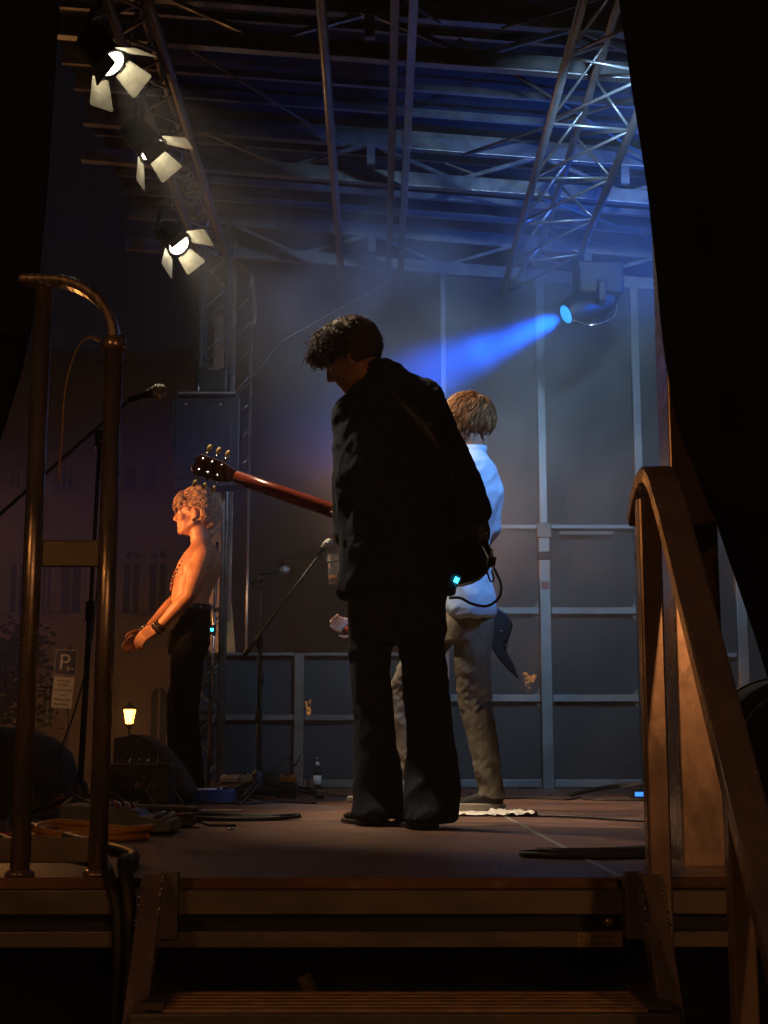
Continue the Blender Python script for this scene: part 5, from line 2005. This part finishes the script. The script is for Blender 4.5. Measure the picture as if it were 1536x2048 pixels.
# bracelets, necklace beads, earring
for W_, D_ in ((wL, wL - eL), (wR, wR - eR)):
    x, y, z = frame(D_)
    for o_ in (-.012, .006, .022):
        ring = [W_ - z * o_ + (x * cos(2 * pi * q / 16) + y * sin(2 * pi * q / 16)) * .034 for q in range(17)]
        MB().tube(ring, .0055, 6).build('bracelet', chrome if o_ > 0 and o_ < .01 else shoe_leather, g3, True)
nk = curve_pts([P3(418, 1086, -.07), P3(398, 1096, -.105), P3(381, 1105, -.125), P3(367, 1124, -.125), P3(352, 1146, -.12), P3(346, 1166, -.085), P3(345, 1180, -.05)], 6)
nl = MB().tube(nk, .0022, 5).build('necklace', shoe_leather, g3, True)
for q in range(0, len(nk), 2):
    MB().ball(nk[q] + V((-.006, -.010, 0)), .0085, None, 8, 6).build('bead', chrome if q % 4 else red_plastic, nl, True)
MB().ball(H3 @ V((-.086, -.004, -.040)), .006, None, 8, 6).build('earring', chrome, g3, True)


def hl3(d):
    f_ = sstep(.38, .62, d.y) * sstep(.50, .30, d.z)
    nk_ = sstep(-.55, -.80, d.z)
    ear = sstep(.78, .92, abs(d.x)) * sstep(.12, -.05, d.z) * sstep(-.30, -.12, d.y)
    low = sstep(.05, .3, d.y) * sstep(.05, -.1, d.z)
    return max(0, 1 - max(f_, nk_, ear, low))


scalp(H3, .022, hl3, 'hair_cap', hair_blond, g3, .010, 2)


def st3(rnd):
    while True:
        d = V((rnd.gauss(0, 1), rnd.gauss(0, 1), rnd.gauss(0, 1))).normalized()
        if hl3(d) > .7 and d.z > -.4:
            return d


def pt3(d, rnd):
    out = []
    crown = V((0, -.1, 1)).normalized()
    fl = V((d.x * .5, -1, .35 if d.y > 0 else -.5)) + V((rnd.gauss(0, .35), rnd.gauss(0, .3), rnd.gauss(0, .3)))
    if d.y > .35 and rnd.random() < .35:
        fl = V((d.x * 1.5, .8, rnd.uniform(-.1, .5)))
    fl = fl - d * fl.dot(d)
    fl = fl.normalized()
    L = rnd.uniform(.05, .10)
    w_ = rnd.uniform(.002, .007)
    ph = rnd.uniform(0, 6)
    sd = d.cross(fl)
    for q in range(9):
        t = q / 8
        dd = (d + fl * t * L / .11).normalized()
        out.append(V((0, -.012, .028)) + V((.075 * dd.x, .097 * dd.y, .09 * dd.z)) + dd * (.022 + (.014 + .022 * max(0, d.z)) * sin(pi * t * .8)) + sd * w_ * sin(t * 7 + ph))
    return out


strand_hair(H3, g3, hair_blond, 1500, st3, pt3, .0017, 31)


# ------------------------------------------------------------------ haze and stage smoke
def volume_mat(name, col, density, noisy=None):
    m = bpy.data.materials.new(name)
    m.use_nodes = True
    n = m.node_tree
    n.nodes.remove(n.nodes['Principled BSDF'])
    out = n.nodes['Material Output']
    pv = n.nodes.new('ShaderNodeVolumePrincipled')
    pv.inputs['Color'].default_value = (*col, 1)
    pv.inputs['Density'].default_value = density
    pv.inputs['Anisotropy'].default_value = .0
    n.links.new(pv.outputs[0], out.inputs['Volume'])
    if noisy:
        tc = n.nodes.new('ShaderNodeTexCoord')
        ns = n.nodes.new('ShaderNodeTexNoise')
        ns.inputs['Scale'].default_value = noisy
        ns.inputs['Detail'].default_value = 3
        ns.inputs['Distortion'].default_value = .6
        n.links.new(tc.outputs['Object'], ns.inputs['Vector'])
        mr = n.nodes.new('ShaderNodeMapRange')
        mr.inputs[1].default_value = .43
        mr.inputs[2].default_value = .70
        n.links.new(ns.outputs[0], mr.inputs[0])
        ln = n.nodes.new('ShaderNodeVectorMath')
        ln.operation = 'LENGTH'
        n.links.new(tc.outputs['Object'], ln.inputs[0])
        fo = n.nodes.new('ShaderNodeMapRange')
        fo.interpolation_type = 'SMOOTHSTEP'
        fo.inputs[1].default_value = 1.0
        fo.inputs[2].default_value = .25
        n.links.new(ln.outputs['Value'], fo.inputs[0])
        mu = n.nodes.new('ShaderNodeMath')
        mu.operation = 'MULTIPLY'
        n.links.new(mr.outputs[0], mu.inputs[0])
        n.links.new(fo.outputs[0], mu.inputs[1])
        m2 = n.nodes.new('ShaderNodeMath')
        m2.operation = 'MULTIPLY'
        m2.inputs[1].default_value = density
        n.links.new(mu.outputs[0], m2.inputs[0])
        n.links.new(m2.outputs[0], pv.inputs['Density'])
    return m


HAZE = .0065
hz = MB().box((0, 35, 6.9), (60, 90, 18.3)).build('haze', volume_mat('haze', (.9, .92, 1.0), HAZE))
tag(hz, 'thin stage haze hanging over the whole place', 'haze', kind='stuff')
for loc, rad, dens, lab in (((.80, 8.2, 2.35), (1.8, 1.15, 1.9), 1.0, 'bank of stage smoke behind the curly-haired guitarist'),
                            ((-.15, 8.55, 3.0), (1.05, .8, 1.05), 1.25, 'wisp of grey stage smoke between loudspeaker and curly-haired guitarist')):
    o = MB().ball((0, 0, 0), 1, None, 28, 18).build('smoke', volume_mat('smoke', (.9, .92, 1), dens, 1.9), None)
    o.location = loc
    o.scale = rad
    tag(o, lab, 'smoke', kind='stuff')
